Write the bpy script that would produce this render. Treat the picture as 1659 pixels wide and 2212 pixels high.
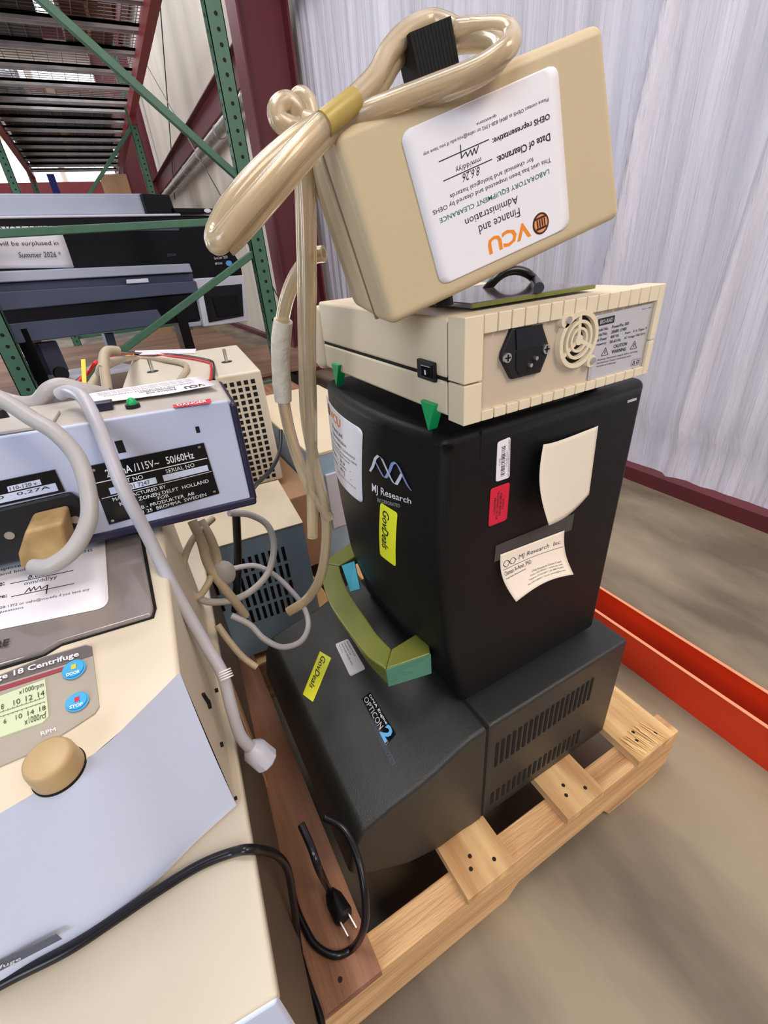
import bpy, bmesh, math, random
from mathutils import Matrix, Vector, noise
for o in list(bpy.data.objects): bpy.data.objects.remove(o)
S = bpy.context.scene; COL = S.collection
random.seed(7)
# ------------------------------------------------------------------ camera
W_, H_ = 1659, 2212
FPX = 969.67
CR = Matrix(((0.8694, 0.3055, -0.3884), (-0.4882, 0.4090, -0.7710), (-0.0767, 0.8599, 0.5047)))
CR.col[0] = CR.col[0].normalized(); c1 = Vector(CR.col[1]); c0 = Vector(CR.col[0]); c1 = (c1 - c0 * c1.dot(c0)).normalized(); c2 = c0.cross(c1)
CR = Matrix((c0, c1, c2)).transposed()
CAM = Vector((-0.2145, -0.2835, 0.8290))
cd = bpy.data.cameras.new('camera'); cam = bpy.data.objects.new('camera', cd); COL.objects.link(cam)
cam.matrix_world = Matrix.Translation(CAM) @ CR.to_4x4()
cd.sensor_fit = 'VERTICAL'; cd.sensor_height = 36; cd.lens = FPX * 36 / H_; cd.clip_start = .02
S.camera = cam
# ------------------------------------------------------------------ light and exposure
S.view_settings.view_transform = 'Standard'; S.view_settings.look = 'None'; S.view_settings.gamma = 1
S.view_settings.exposure = 0.0; S.view_settings.use_curve_mapping = False
wd = bpy.data.worlds.new('world'); S.world = wd; wd.use_nodes = True
wd.node_tree.nodes['Background'].inputs[0].default_value = (.80, .86, 1, 1)
wd.node_tree.nodes['Background'].inputs[1].default_value = .15
def area(name, loc, target, size, power, color=(1, 1, 1), sy=None):
    l = bpy.data.lights.new(name, 'AREA'); l.energy = power; l.color = color; l.size = size
    if sy: l.shape = 'RECTANGLE'; l.size_y = sy
    o = bpy.data.objects.new(name, l); COL.objects.link(o); o.location = loc
    o.rotation_euler = (Vector(target) - Vector(loc)).to_track_quat('-Z', 'Y').to_euler(); return o
area('overhead_light', (-.4, 1.9, 4.6), (-.1, .7, 0), 1.2, 34, (1, .95, .88))
area('overhead_light', (.1, 5.0, 5.2), (.9, 4.4, 0), 2.0, 80, (1, .97, .95))
area('overhead_light', (.9, -2.2, 3.0), (.9, .3, .3), 1.3, 74, (1, .86, .70))
area('overhead_light', (-.6, 9.5, 5.2), (-.6, 9.5, 0), 2.5, 150, (.95, .97, 1))
area('overhead_light', (-.5, .3, 4.4), (1.3, 1.3, 1.5), 1.2, 75, (.97, .95, 1))  # added lamp, brightens the right wall
area('deck_fill_light', (-3.4, 5.0, 1.2), (.2, 5.2, 2.0), 1.6, 110, (.9, .94, 1))  # added fill lamp, lights the shelf deck from below
area('dock_door_light', (-2.5, -2.2, 1.9), (0, .3, .75), 1.5, 70, (.78, .86, 1))
# ------------------------------------------------------------------ materials
def lin(c):
    return tuple((x / 255 / 12.92 if x / 255 <= .04045 else ((x / 255 + .055) / 1.055) ** 2.4) for x in c[:3]) + (1,)
def mat(name, col, rough=.5, metal=0, var=.0, vs=8, bump=0, bs=60, stretch=(1, 1, 1), trans=0, emit=0, col2=None, coat=0, alpha=1, spec=.5, detail=5, ior=1.45, bd=.002, rp=(.32, .68)):
    m = bpy.data.materials.new(name); m.use_nodes = True; nt = m.node_tree; b = nt.nodes['Principled BSDF']
    c = lin(col); b.inputs['Base Color'].default_value = c; b.inputs['Roughness'].default_value = rough
    b.inputs['Metallic'].default_value = metal; b.inputs['Specular IOR Level'].default_value = spec; b.inputs['IOR'].default_value = ior
    if trans: b.inputs['Transmission Weight'].default_value = trans
    if alpha < 1: b.inputs['Alpha'].default_value = alpha
    if coat: b.inputs['Coat Weight'].default_value = coat
    if emit: b.inputs['Emission Color'].default_value = c; b.inputs['Emission Strength'].default_value = emit
    if var or col2 or bump:
        tc = nt.nodes.new('ShaderNodeTexCoord'); mp = nt.nodes.new('ShaderNodeMapping'); mp.inputs['Scale'].default_value = stretch
        nt.links.new(tc.outputs['Object'], mp.inputs[0])
    if var or col2:
        n = nt.nodes.new('ShaderNodeTexNoise'); n.inputs['Scale'].default_value = vs; n.inputs['Detail'].default_value = detail
        nt.links.new(mp.outputs[0], n.inputs['Vector'])
        r = nt.nodes.new('ShaderNodeValToRGB'); r.color_ramp.elements[0].position = rp[0]; r.color_ramp.elements[1].position = rp[1]
        d = lin(col2) if col2 else tuple(x * (1 - var) for x in c[:3]) + (1,)
        r.color_ramp.elements[0].color = d; r.color_ramp.elements[1].color = c
        nt.links.new(n.outputs['Fac'], r.inputs[0]); nt.links.new(r.outputs[0], b.inputs['Base Color'])
    if bump:
        n2 = nt.nodes.new('ShaderNodeTexNoise'); n2.inputs['Scale'].default_value = bs; n2.inputs['Detail'].default_value = 4
        nt.links.new(mp.outputs[0], n2.inputs['Vector'])
        bp = nt.nodes.new('ShaderNodeBump'); bp.inputs['Strength'].default_value = bump; bp.inputs['Distance'].default_value = bd
        nt.links.new(n2.outputs['Fac'], bp.inputs['Height']); nt.links.new(bp.outputs[0], b.inputs['Normal'])
    return m
def concrete():
    m = mat('concrete', (152, 138, 114), .5, col2=(100, 88, 74), vs=2.4, rp=(.40, .60), bump=.15, bs=35, detail=9, stretch=(1.6, .55, 1))
    return m
M = dict(
 concrete=concrete(),
 foil=mat('insulation_facing', (232, 228, 238), .34, var=.22, vs=22, bump=1.0, bs=80, stretch=(1, 1, .05), bd=.008),
 foil2=mat('insulation_cream', (226, 214, 198), .6, var=.3, vs=1.6, bump=.8, bs=14, stretch=(1, 1, .2), bd=.008),
 ceil=mat('ceiling_metal', (150, 146, 146), .5, var=.2, vs=2),
 column=mat('column_red', (106, 42, 50), .5, var=.12, vs=3),
 girt=mat('girt_red', (100, 40, 46), .5, var=.2, vs=6),
 rackred=mat('rack_beam_red', (134, 46, 48), .45, var=.15, vs=8),
 green=mat('rack_green', (68, 108, 84), .42, var=.15, vs=12, bump=.05),
 dark=mat('dark_void', (8, 8, 9), .8),
 galv=mat('galvanised', (206, 200, 200), .38, .3, var=.25, vs=9),
 duct=mat('aluminium_duct', (200, 196, 190), .3, .8, var=.3, vs=14),
 wire=mat('steel_wire', (140, 138, 140), .4, .7),
 cable_dark=mat('brace_cable', (60, 55, 55), .5, .4),
 orange=mat('orange_paint', (228, 58, 20), .34, var=.14, vs=5),
 orangeedge=mat('edge_highlight', (235, 150, 110), .4),
 webbrown=mat('brown_web', (120, 92, 74), .8, var=.2, vs=6),
 wood=mat('pallet_wood', (236, 196, 138), .7, col2=(184, 136, 86), vs=6, stretch=(7, .6, 7), bump=.5, bs=40, detail=9, bd=.004),
 woodx=mat('stringer_wood', (230, 186, 132), .7, col2=(186, 138, 92), vs=6, stretch=(.6, 7, 7), bump=.5, bs=40, detail=9, bd=.004),
 woodr=mat('reddish_wood', (176, 128, 100), .75, col2=(126, 86, 62), vs=5, stretch=(7, .7, 7), bump=.6, bs=36, detail=9, bd=.004),
 splinter=mat('split_wood', (236, 200, 140), .8),
 ply=mat('plywood_deck', (150, 112, 88), .7, col2=(110, 78, 60), vs=2, stretch=(.6, 3, 1), detail=8),
 knot=mat('nail_hole', (34, 24, 18), .8),
 black=mat('black_textured_shell', (15, 15, 16), .45, bump=.2, bs=900, var=.1, vs=6, spec=.35),
 charcoal=mat('charcoal_base_shell', (45, 46, 44), .34, bump=.3, bs=900, var=.08, vs=4, spec=.55),
 rubber=mat('black_rubber', (18, 18, 20), .5),
 gloss=mat('glossy_black', (14, 15, 20), .12),
 cream=mat('cream_plastic', (226, 210, 180), .42, var=.05, vs=5, bump=.06, bs=700),
 creamback=mat('cream_back_panel', (196, 178, 156), .5),
 beige=mat('pump_beige', (204, 184, 148), .45, var=.07, vs=6, bump=.08, bs=500),
 pgreen=mat('green_wedge', (22, 168, 96), .35),
 olive=mat('olive_handle', (112, 118, 50), .28, var=.12, vs=9, coat=.3),
 teal=mat('teal_handle_end', (84, 136, 112), .35),
 cyan=mat('cyan_lit_spot', (60, 170, 190), .5),
 paper=mat('white_label', (236, 232, 236), .5),
 paperc=mat('cream_paper', (232, 220, 200), .6, var=.05, vs=6),
 card=mat('business_card', (244, 228, 208), .6),
 ink=mat('ink', (40, 36, 40), .6), inkg=mat('green_ink', (40, 110, 84), .6), inko=mat('orange_ink', (238, 140, 34), .5), seal=mat('seal_brown', (70, 26, 14), .6), sealo=mat('seal_orange', (226, 150, 96), .6),
 inkw=mat('white_print', (235, 236, 238), .5), inkblue=mat('blue_print', (96, 176, 232), .4), ribbon=mat('ribbon_blue', (140, 160, 210), .4), ribbonl=mat('ribbon_white', (214, 218, 232), .4),
 yellow=mat('yellow_sticker', (250, 255, 50), .45), red=mat('red_sticker', (214, 34, 62), .45),
 tapec=mat('clear_tape', (96, 94, 90), .22, alpha=.55, bump=.4, bs=200),
 tapew=mat('white_tape', (232, 220, 200), .65, bump=.9, bs=140, var=.12, vs=60),
 silver=mat('silver_plate', (196, 194, 196), .4, .25),
 metal=mat('screw_metal', (200, 196, 190), .28, .9),
 tube=mat('clear_tubing', (246, 230, 200), .18, trans=.74, ior=1.38, coat=.2),
 tubey=mat('yellowed_tubing', (230, 206, 120), .3, trans=.6, ior=1.3),
 cabinet=mat('cabinet_cream', (206, 194, 172), .45, var=.06, vs=5),
 cabshade=mat('cabinet_side_shaded', (104, 88, 74), .5, var=.1, vs=4),
 bluegrey=mat('pale_blue_panel', (210, 219, 242), .4, var=.04, vs=2),
 centcream=mat('centrifuge_cream', (218, 204, 180), .4, var=.04, vs=4),
 lkb=mat('blue_grey_panel', (192, 199, 224), .42, var=.08, vs=5),
 lkbtop=mat('dusty_top', (198, 190, 180), .5, var=.25, vs=14),
 navy=mat('navy_trim', (40, 38, 64), .35),
 plug=mat('beige_plug', (196, 164, 112), .55, col2=(150, 118, 74), vs=40),
 cabgrey=mat('grey_cable', (176, 172, 170), .42, var=.12, vs=30), cabtan=mat('tan_cable', (188, 172, 146), .5, var=.15, vs=30), cabwhite=mat('white_cable', (184, 182, 190), .4, var=.08, vs=20),
 cabblack=mat('black_cable', (22, 20, 24), .3), cabred=mat('red_wire', (206, 40, 34), .4), cabyel=mat('yellow_tie', (236, 196, 60), .5),
 pgrey=mat('control_panel_grey', (168, 158, 144), .4), lcd=mat('lcd', (206, 216, 178), .25), btn=mat('blue_button', (70, 170, 222), .3), pdark=mat('panel_dark', (104, 96, 94), .4), pred=mat('panel_red', (150, 60, 70), .4),
 lid=mat('smoked_lid', (168, 158, 150), .12, .2, col2=(92, 82, 80), vs=5, stretch=(1.6, .4, 1), coat=.6),
 knob=mat('tan_knob', (188, 160, 116), .45), perf=mat('perf_cream', (214, 204, 184), .45, var=.04, vs=4),
 bluebox=mat('blue_front', (168, 198, 222), .45, var=.1, vs=5), cardb=mat('cardboard', (186, 146, 110), .8, var=.15, vs=10),
 pr_sil=mat('printer_silver', (190, 196, 212), .3, .35, var=.06, vs=4), pr_grey=mat('printer_grey', (82, 90, 112), .35, .2), pr_blk=mat('printer_black', (9, 10, 14), .25, spec=.35), pr_wht=mat('printer_white', (216, 216, 226), .4),
 crate=mat('brown_box', (112, 70, 52), .8, var=.3, vs=5), wrap=mat('stretch_wrap', (190, 194, 206), .2, .2, var=.35, vs=22, bump=.8, bs=30), bluep=mat('blue_post', (40, 48, 130), .4), win=mat('daylight_window', (245, 248, 255), .5, emit=2.2),
 seamc=mat('moulding_seam', (120, 100, 76), .6),
 smoke=mat('smoky_glass', (112, 102, 104), .12, coat=.5),
 shade=mat('grey_goods', (92, 86, 84), .8, var=.4, vs=7),
)
# ------------------------------------------------------------------ geometry helpers
def ray(u, v):
    return CR @ Vector(((u - 829.5) / FPX, -(v - 1106) / FPX, -1))
def onp(u, v, p, n):
    r = ray(u, v); n = Vector(n); return CAM + r * ((Vector(p) - CAM).dot(n) / r.dot(n))
def PX(u, v, x): return onp(u, v, (x, 0, 0), (1, 0, 0))
def PY(u, v, y): return onp(u, v, (0, y, 0), (0, 1, 0))
def PZ(u, v, z): return onp(u, v, (0, 0, z), (0, 0, 1))
def PD(u, v, d): return CAM + ray(u, v).normalized() * d
class MB:
    def __init__(s): s.v = []; s.f = []; s.m = []; s.mats = []
    def mi(s, m):
        m = M[m] if isinstance(m, str) else m
        if m not in s.mats: s.mats.append(m)
        return s.mats.index(m)
    def add(s, vs, fs, m):
        k = len(s.v); s.v += [Vector(p) for p in vs]; i = s.mi(m)
        for f in fs: s.f.append([a + k for a in f]); s.m.append(i)
        return s
    def hexa(s, b, t, m):   # bottom ring, top ring (same count, ccw seen from top)
        n = len(b); return s.add(list(b) + list(t), [list(range(n))[::-1], list(range(n, 2 * n))] + [[i, (i + 1) % n, n + (i + 1) % n, n + i] for i in range(n)], m)
    def box(s, lo, hi, m, T=None):
        x0, y0, z0 = lo; x1, y1, z1 = hi
        q = [(x0, y0), (x1, y0), (x1, y1), (x0, y1)]
        b = [Vector((x, y, z0)) for x, y in q]; t = [Vector((x, y, z1)) for x, y in q]
        if T: b = [T @ p for p in b]; t = [T @ p for p in t]
        return s.hexa(b, t, m)
    def ext(s, pts, d, m):  # polygon extruded by vector d
        d = Vector(d); pts = [Vector(p) for p in pts]
        n = Vector((0, 0, 0))
        for i in range(len(pts)): n += (pts[i] - pts[0]).cross(pts[(i + 1) % len(pts)] - pts[0])
        if n.dot(d) < 0: pts = pts[::-1]
        return s.hexa(pts, [p + d for p in pts], m)
    def slab(s, pix, p, n, th, m):  # pixel outline laid on a real plane, thickened away from the viewer
        n = Vector(n).normalized()
        if n.dot(CAM - Vector(p)) < 0: n = -n
        return s.ext([onp(u, v, p, n) for u, v in pix], -n * th, m)
    def bar(s, a, b, w, h, m, up=(0, 0, 1)):
        a = Vector(a); b = Vector(b); d = (b - a).normalized(); x = d.cross(Vector(up)).normalized(); y = x.cross(d)
        q = [(-w / 2, -h / 2), (w / 2, -h / 2), (w / 2, h / 2), (-w / 2, h / 2)]
        return s.hexa([a + x * i + y * j for i, j in q][::-1], [b + x * i + y * j for i, j in q][::-1], m)
    def tube(s, pts, r, m, n=12, smooth=8, ry=1.0, hollow=0):
        P = [Vector(p) for p in pts]
        R = r if isinstance(r, (list, tuple)) else [r] * len(P)
        if smooth and len(P) > 2:
            Q = []; QR = []
            for i in range(len(P) - 1):
                a, b, c, d = P[max(i - 1, 0)], P[i], P[i + 1], P[min(i + 2, len(P) - 1)]
                for k in range(smooth):
                    t = k / smooth
                    Q.append(.5 * ((2 * b) + (c - a) * t + (2 * a - 5 * b + 4 * c - d) * t * t + (3 * b - a - 3 * c + d) * t ** 3)); QR.append(R[i] * (1 - t) + R[i + 1] * t)
            Q.append(P[-1]); QR.append(R[-1]); P, R = Q, QR
        vs = []; t0 = (P[1] - P[0]).normalized(); x = t0.orthogonal().normalized()
        for i, p in enumerate(P):
            t = (P[min(i + 1, len(P) - 1)] - P[max(i - 1, 0)]).normalized()
            x = (x - t * x.dot(t)).normalized(); y = t.cross(x)
            for k in range(n):
                a = 2 * math.pi * k / n; vs.append(p + (x * math.cos(a) + y * math.sin(a) * ry) * R[i])
        if hollow:
            L = len(P); m2 = len(vs); vs += [P[i // n] + (vs[i] - P[i // n]) * hollow for i in range(m2)]
            fs = [[i * n + k, i * n + (k + 1) % n, (i + 1) * n + (k + 1) % n, (i + 1) * n + k] for i in range(L - 1) for k in range(n)]
            fs += [[m2 + a for a in f][::-1] for f in fs]
            for e in (0, (L - 1) * n):
                for k in range(n): f = [e + k, e + (k + 1) % n, m2 + e + (k + 1) % n, m2 + e + k]; fs.append(f[::-1] if e == 0 else f)
            return s.add(vs, fs, m)
        L = len(P); fs = [[i * n + k, i * n + (k + 1) % n, (i + 1) * n + (k + 1) % n, (i + 1) * n + k] for i in range(L - 1) for k in range(n)]
        fs += [list(range(n))[::-1], [(L - 1) * n + k for k in range(n)]]
        return s.add(vs, fs, m)
    def cyl(s, a, b, r0, r1, m, n=28): return s.tube([a, b], [r0, r1], m, n, 0)
    def ball(s, c, r, m, sc=(1, 1, 1), n=16):
        vs = []; fs = []; k = n // 2; c = Vector(c)
        for i in range(k + 1):
            th = math.pi * i / k
            for j in range(n): ph = 2 * math.pi * j / n; vs.append(c + Vector((math.sin(th) * math.cos(ph) * sc[0], math.sin(th) * math.sin(ph) * sc[1], math.cos(th) * sc[2])) * r)
        for i in range(k):
            for j in range(n): fs.append([i * n + j, (i + 1) * n + j, (i + 1) * n + (j + 1) % n, i * n + (j + 1) % n])
        return s.add(vs, fs, m)
    def grid(s, F, nu, nv, m, th=0):
        vs = [Vector(F(i / nu, j / nv)) for j in range(nv + 1) for i in range(nu + 1)]; w = nu + 1
        return s.add(vs, [[j * w + i, j * w + i + 1, (j + 1) * w + i + 1, (j + 1) * w + i] for j in range(nv) for i in range(nu)], m)
    def build(s, name, parent=None, bevel=0, seg=3, sharp=35, solid=0, local=False, merge=False):
        me = bpy.data.meshes.new(name)
        if parent is not None and not local:
            inv = WM(parent).inverted(); vs = [inv @ p for p in s.v]
            o_loc = None
        elif parent is None and not local:
            lo = Vector((min(p[i] for p in s.v) for i in range(3))); hi = Vector((max(p[i] for p in s.v) for i in range(3)))
            o_loc = Vector(((lo.x + hi.x) / 2, (lo.y + hi.y) / 2, lo.z)); vs = [p - o_loc for p in s.v]
        else: vs = s.v; o_loc = None
        me.from_pydata([tuple(p) for p in vs], [], s.f)
        for m in s.mats: me.materials.append(m)
        me.polygons.foreach_set('material_index', s.m); me.polygons.foreach_set('use_smooth', [True] * len(s.f))
        if merge:
            bm = bmesh.new(); bm.from_mesh(me); bmesh.ops.remove_doubles(bm, verts=bm.verts, dist=1e-5); bmesh.ops.recalc_face_normals(bm, faces=bm.faces); bm.to_mesh(me); bm.free()
        me.set_sharp_from_angle(angle=math.radians(sharp)); me.update()
        o = bpy.data.objects.new(name, me); COL.objects.link(o)
        if o_loc is not None: o.location = o_loc
        if parent is not None: o.parent = parent; PARENT_FIX(o, parent)
        if solid: md = o.modifiers.new('thick', 'SOLIDIFY'); md.thickness = solid; md.offset = 0
        if bevel: md = o.modifiers.new('bevel', 'BEVEL'); md.width = bevel; md.segments = seg; md.limit_method = 'ANGLE'; md.angle_limit = math.radians(40); md.harden_normals = True
        return o
def PARENT_FIX(o, p): o.matrix_parent_inverse = Matrix(); o.matrix_basis = Matrix()   # part's frame equals its parent's frame
def WM(o): return (WM(o.parent) @ o.matrix_basis) if o.parent else o.matrix_basis.copy()
def tag(o, label=None, cat=None, group=None, kind=None):
    if label: o['label'] = label
    if cat: o['category'] = cat
    if group: o['group'] = group
    if kind: o['kind'] = kind
    return o
def thing(name, label, cat, loc, rot=None, group=None):
    o = bpy.data.objects.new(name, None); COL.objects.link(o); o.empty_display_size = .05
    o.matrix_world = Matrix.Translation(Vector(loc)) @ (rot.to_4x4() if rot else Matrix())
    return tag(o, label, cat, group)
def struct(name, mb, **k): return tag(mb.build(name, **k), kind='structure')
_tc = {}
def txt(body, slant=0, bold=0):
    k = (body, slant, bold)
    if k not in _tc:
        cu = bpy.data.curves.new('t', 'FONT'); cu.body = body; cu.shear = slant; cu.offset = bold; cu.resolution_u = 2
        o = bpy.data.objects.new('t', cu); COL.objects.link(o)
        dg = bpy.context.evaluated_depsgraph_get(); me = bpy.data.meshes.new_from_object(o.evaluated_get(dg))
        vs = [(v.co.x, v.co.y) for v in me.vertices]; fs = [list(p.vertices) for p in me.polygons]
        bpy.data.objects.remove(o); bpy.data.curves.remove(cu); bpy.data.meshes.remove(me)
        x0 = min(a for a, b in vs); x1 = max(a for a, b in vs); y0 = min(b for a, b in vs); y1 = max(b for a, b in vs)
        _tc[k] = ([((a - x0) / (x1 - x0), (b - y0) / (y1 - y0)) for a, b in vs], fs)
    return _tc[k]
def put(mb, F, body, s0, s1, t0, t1, m='ink', slant=0, bold=0, h=.0005):
    vs, fs = txt(body, slant, bold)
    mb.add([F(s0 + a * (s1 - s0), t0 + b * (t1 - t0), h) for a, b in vs], fs, m)
def rect(mb, F, s0, s1, t0, t1, m='ink', h=.0005, n=1):
    mb.grid(lambda a, b: F(s0 + a * (s1 - s0), t0 + b * (t1 - t0), h), n, n, m)
def disc(mb, F, s, t, rs, rt, m, h=.0005, n=28, a0=0, a1=2 * math.pi, ri=0):
    if ri:
        vs = []; fs = []
        for k in range(n + 1):
            a = a0 + (a1 - a0) * k / n
            vs += [F(s + math.cos(a) * rs, t + math.sin(a) * rt, h), F(s + math.cos(a) * rs * ri, t + math.sin(a) * rt * ri, h)]
        for k in range(n): fs.append([2 * k, 2 * k + 2, 2 * k + 3, 2 * k + 1])
        mb.add(vs, fs, m)
    else: mb.add([F(s + math.cos(2 * math.pi * k / n) * rs, t + math.sin(2 * math.pi * k / n) * rt, h) for k in range(n)], [list(range(n))], m)
def stroke(mb, F, pts, w, m='ink', h=.0005, asp=1.0):
    for (a, b), (c, d) in zip(pts, pts[1:]):
        dx, dy = c - a, (d - b) * asp; L = math.hypot(dx, dy) + 1e-9; nx, ny = -dy / L * w / 2, dx / L * w / 2 / asp
        mb.add([F(a + nx, b + ny, h), F(a - nx, b - ny, h), F(c - nx, d - ny, h), F(c + nx, d + ny, h)], [[0, 1, 2, 3]], m)
def quadF(bl, br, tr, tl, toward=None):
    bl, br, tr, tl = map(Vector, (bl, br, tr, tl)); n = (br - bl).cross(tl - bl).normalized()
    if n.dot((toward or CAM) - bl) < 0: n = -n
    return lambda s, t, h=0: (bl * (1 - s) + br * s) * (1 - t) + (tl * (1 - s) + tr * s) * t + n * h
def pixF(pix, p, n):  # four pixel corners (bottom-left, bottom-right, top-right, top-left of the print) on a plane
    return quadF(*[onp(u, v, p, n) for u, v in pix])
def sticker(F, parent, name, m, rad=.06, asp=1.0, th=.0005, n=14, h0=.0002):
    """rounded label; a part of its thing"""
    mb = MB(); c = []
    for cx, cy, a in ((1 - rad, 1 - rad * asp, 0), (rad, 1 - rad * asp, 1), (rad, rad * asp, 2), (1 - rad, rad * asp, 3)):
        for k in range(6):
            g = (a + k / 5) * math.pi / 2; c.append((cx + math.cos(g) * rad, cy + math.sin(g) * rad * asp))
    # fill as a fan of strips so that it follows curved surfaces
    def lim(t):
        yy = rad * asp
        if t < yy: q = math.sqrt(max(0, 1 - ((yy - t) / yy) ** 2)); return rad * (1 - q)
        if t > 1 - yy: q = math.sqrt(max(0, 1 - ((t - 1 + yy) / yy) ** 2)); return rad * (1 - q)
        return 0
    ts = sorted(set([0, rad * asp * .15, rad * asp * .4, rad * asp * .7, rad * asp] + [rad * asp + (1 - 2 * rad * asp) * k / n for k in range(n + 1)] + [1 - rad * asp * q for q in (.7, .4, .15, 0)]))
    rows = [[(lim(t) + (1 - 2 * lim(t)) * i / n, t) for i in range(n + 1)] for t in ts]
    for hh in (h0 + th / 2,):
        vs = [F(s_, t_, hh) for r in rows for s_, t_ in r]; w = n + 1
        mb.add(vs, [[j * w + i, j * w + i + 1, (j + 1) * w + i + 1, (j + 1) * w + i] for j in range(len(ts) - 1) for i in range(n)], m)
    return mb.build(name, parent, solid=th * .8)
def vcu_label(F, parent, lab, partial=None):
    st = tag(sticker(F, parent, 'clearance_label', 'paper', .06, 1.1), lab)
    mb = MB(); g = .0008
    disc(mb, F, .22, .885, .062, .075, 'seal', g); disc(mb, F, .22, .885, .050, .061, 'sealo', g + .0002)
    for k in range(4): rect(mb, F, .188 + k * .018, .197 + k * .018, .855, .905, 'seal', g + .0004)
    rect(mb, F, .18, .26, .908, .924, 'seal', g + .0004); rect(mb, F, .18, .26, .838, .852, 'seal', g + .0004)
    put(mb, F, 'VCU', .30, .62, .825, .94, 'inko', bold=.03, h=g)
    put(mb, F, 'Finance and', .36, .66, .715, .775, 'ink', h=g); put(mb, F, 'Administration', .36, .74, .635, .685, 'ink', h=g)
    put(mb, F, 'LABORATORY EQUIPMENT CLEARANCE', .12, .90, .555, .592, 'inkg', h=g, bold=.004)
    put(mb, F, 'This unit has been inspected and cleared by OEHS', .10, .93, .488, .525, 'ink', h=g)
    put(mb, F, 'for chemical and biological hazards', .22, .80, .44, .476, 'ink', h=g)
    put(mb, F, 'Date of Clearance:', .09, .46, .352, .398, 'ink', h=g, bold=.02); rect(mb, F, .49, .82, .352, .358, 'ink', g)
    put(mb, F, '8.6.26', .58, .70, .362, .412, 'ink', slant=.4, h=g); put(mb, F, 'mm/dd/yy', .56, .73, .305, .345, 'ink', h=g)
    put(mb, F, 'OEHS representative:', .08, .47, .232, .278, 'ink', h=g, bold=.02); rect(mb, F, .49, .82, .236, .242, 'ink', g)
    stroke(mb, F, [(.56, .245), (.585, .285), (.59, .25), (.61, .285), (.615, .25), (.64, .28), (.645, .25), (.68, .275), (.67, .20)], .006, 'ink', g)
    put(mb, F, 'Please contact OEHS at (804) 828-1392 or oehs@vcu.edu if you have any', .08, .90, .150, .178, 'ink', h=g)
    put(mb, F, 'questions', .42, .55, .118, .140, 'ink', h=g)
    mb.build('printed_text', st)
    return st
Y2 = 2.53
# ================================================================== SETTING
mb = MB(); mb.box((-7, -4, -.05), (1.75, 16, 0), 'concrete'); struct('floor', mb)
def wallx(y, z):
    d = .012 * noise.noise(Vector((y * 5.0, z * .35, 0))) + .012 * (abs(noise.noise(Vector((y * 11, z * .6, 3)))) * 2 - .6) + .004 * noise.noise(Vector((y * 34, z * 1.4, 7)))
    k = y - .86 + .10 * (z - .9); d += .055 * math.exp(-(k / .022) ** 2) - .03 * math.exp(-((k - .05) / .03) ** 2)
    k = y - .52 + .05 * z; d += .03 * math.exp(-(k / .018) ** 2)
    k = y - 2.32; d += .035 * math.exp(-(k / .012) ** 2)
    if z < .25: d *= .5 + .5 * z / .25; d += -.015 * math.sin(z / .25 * math.pi)
    return 1.335 - d
def wgrid(y0, y1, z0, z1, nu, nv, m, name):
    mb = MB(); mb.grid(lambda a, b: (wallx(y0 + a * (y1 - y0), z0 + b * (z1 - z0)), y0 + a * (y1 - y0), z0 + b * (z1 - z0)), nu, nv, m)
    mb.box((1.42, y0, 0), (1.50, y1, z1), 'foil2'); return struct(name, mb, sharp=180)
wgrid(-4, 3.42, .045, 5.6, 900, 80, 'foil', 'wall_right')
mb = MB(); mb.grid(lambda a, b: (1.36 + .03 * noise.noise(Vector((a * 14, b * 2, 1))), 3.42 + a * 12.6, b * 5.6), 160, 30, 'foil2'); mb.box((1.42, 3.42, 0), (1.50, 16, 5.6), 'foil2'); struct('wall_right_far', mb, sharp=180)
mb = MB(); mb.box((1.298, -4, 0), (1.42, 16, .05), 'girt'); struct('baseboard_right', mb)
mb = MB(); mb.box((-7, 15.9, 0), (1.5, 16, 5.6), 'foil2'); struct('wall_back', mb)
mb = MB()
for k in range(5):
    mb.box((-6.4 + k * 1.56, 15.84, 2.55), (-5.0 + k * 1.56, 15.9, 3.7), 'win'); mb.box((-6.4 + k * 1.56, 15.84, 4.2), (-5.0 + k * 1.56, 15.9, 5.1), 'win')
mb.box((.55, 15.84, .8), (1.2, 15.9, 3.2), 'win')
struct('window_1', mb)
mb = MB()
mb.box((-7, -4, 5.6), (1.75, 16, 5.66), 'ceil')
for k in range(14): mb.box((-7, -3.5 + k * 1.45, 5.42), (1.45, -3.44 + k * 1.45, 5.6), 'girt')
struct('ceiling', mb)
mb = MB()
for k in range(4): mb.box((-6.0 + k * 1.85, 11.2, 5.40), (-4.4 + k * 1.85, 14.6, 5.415), 'win')
struct('window_2', mb)
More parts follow.
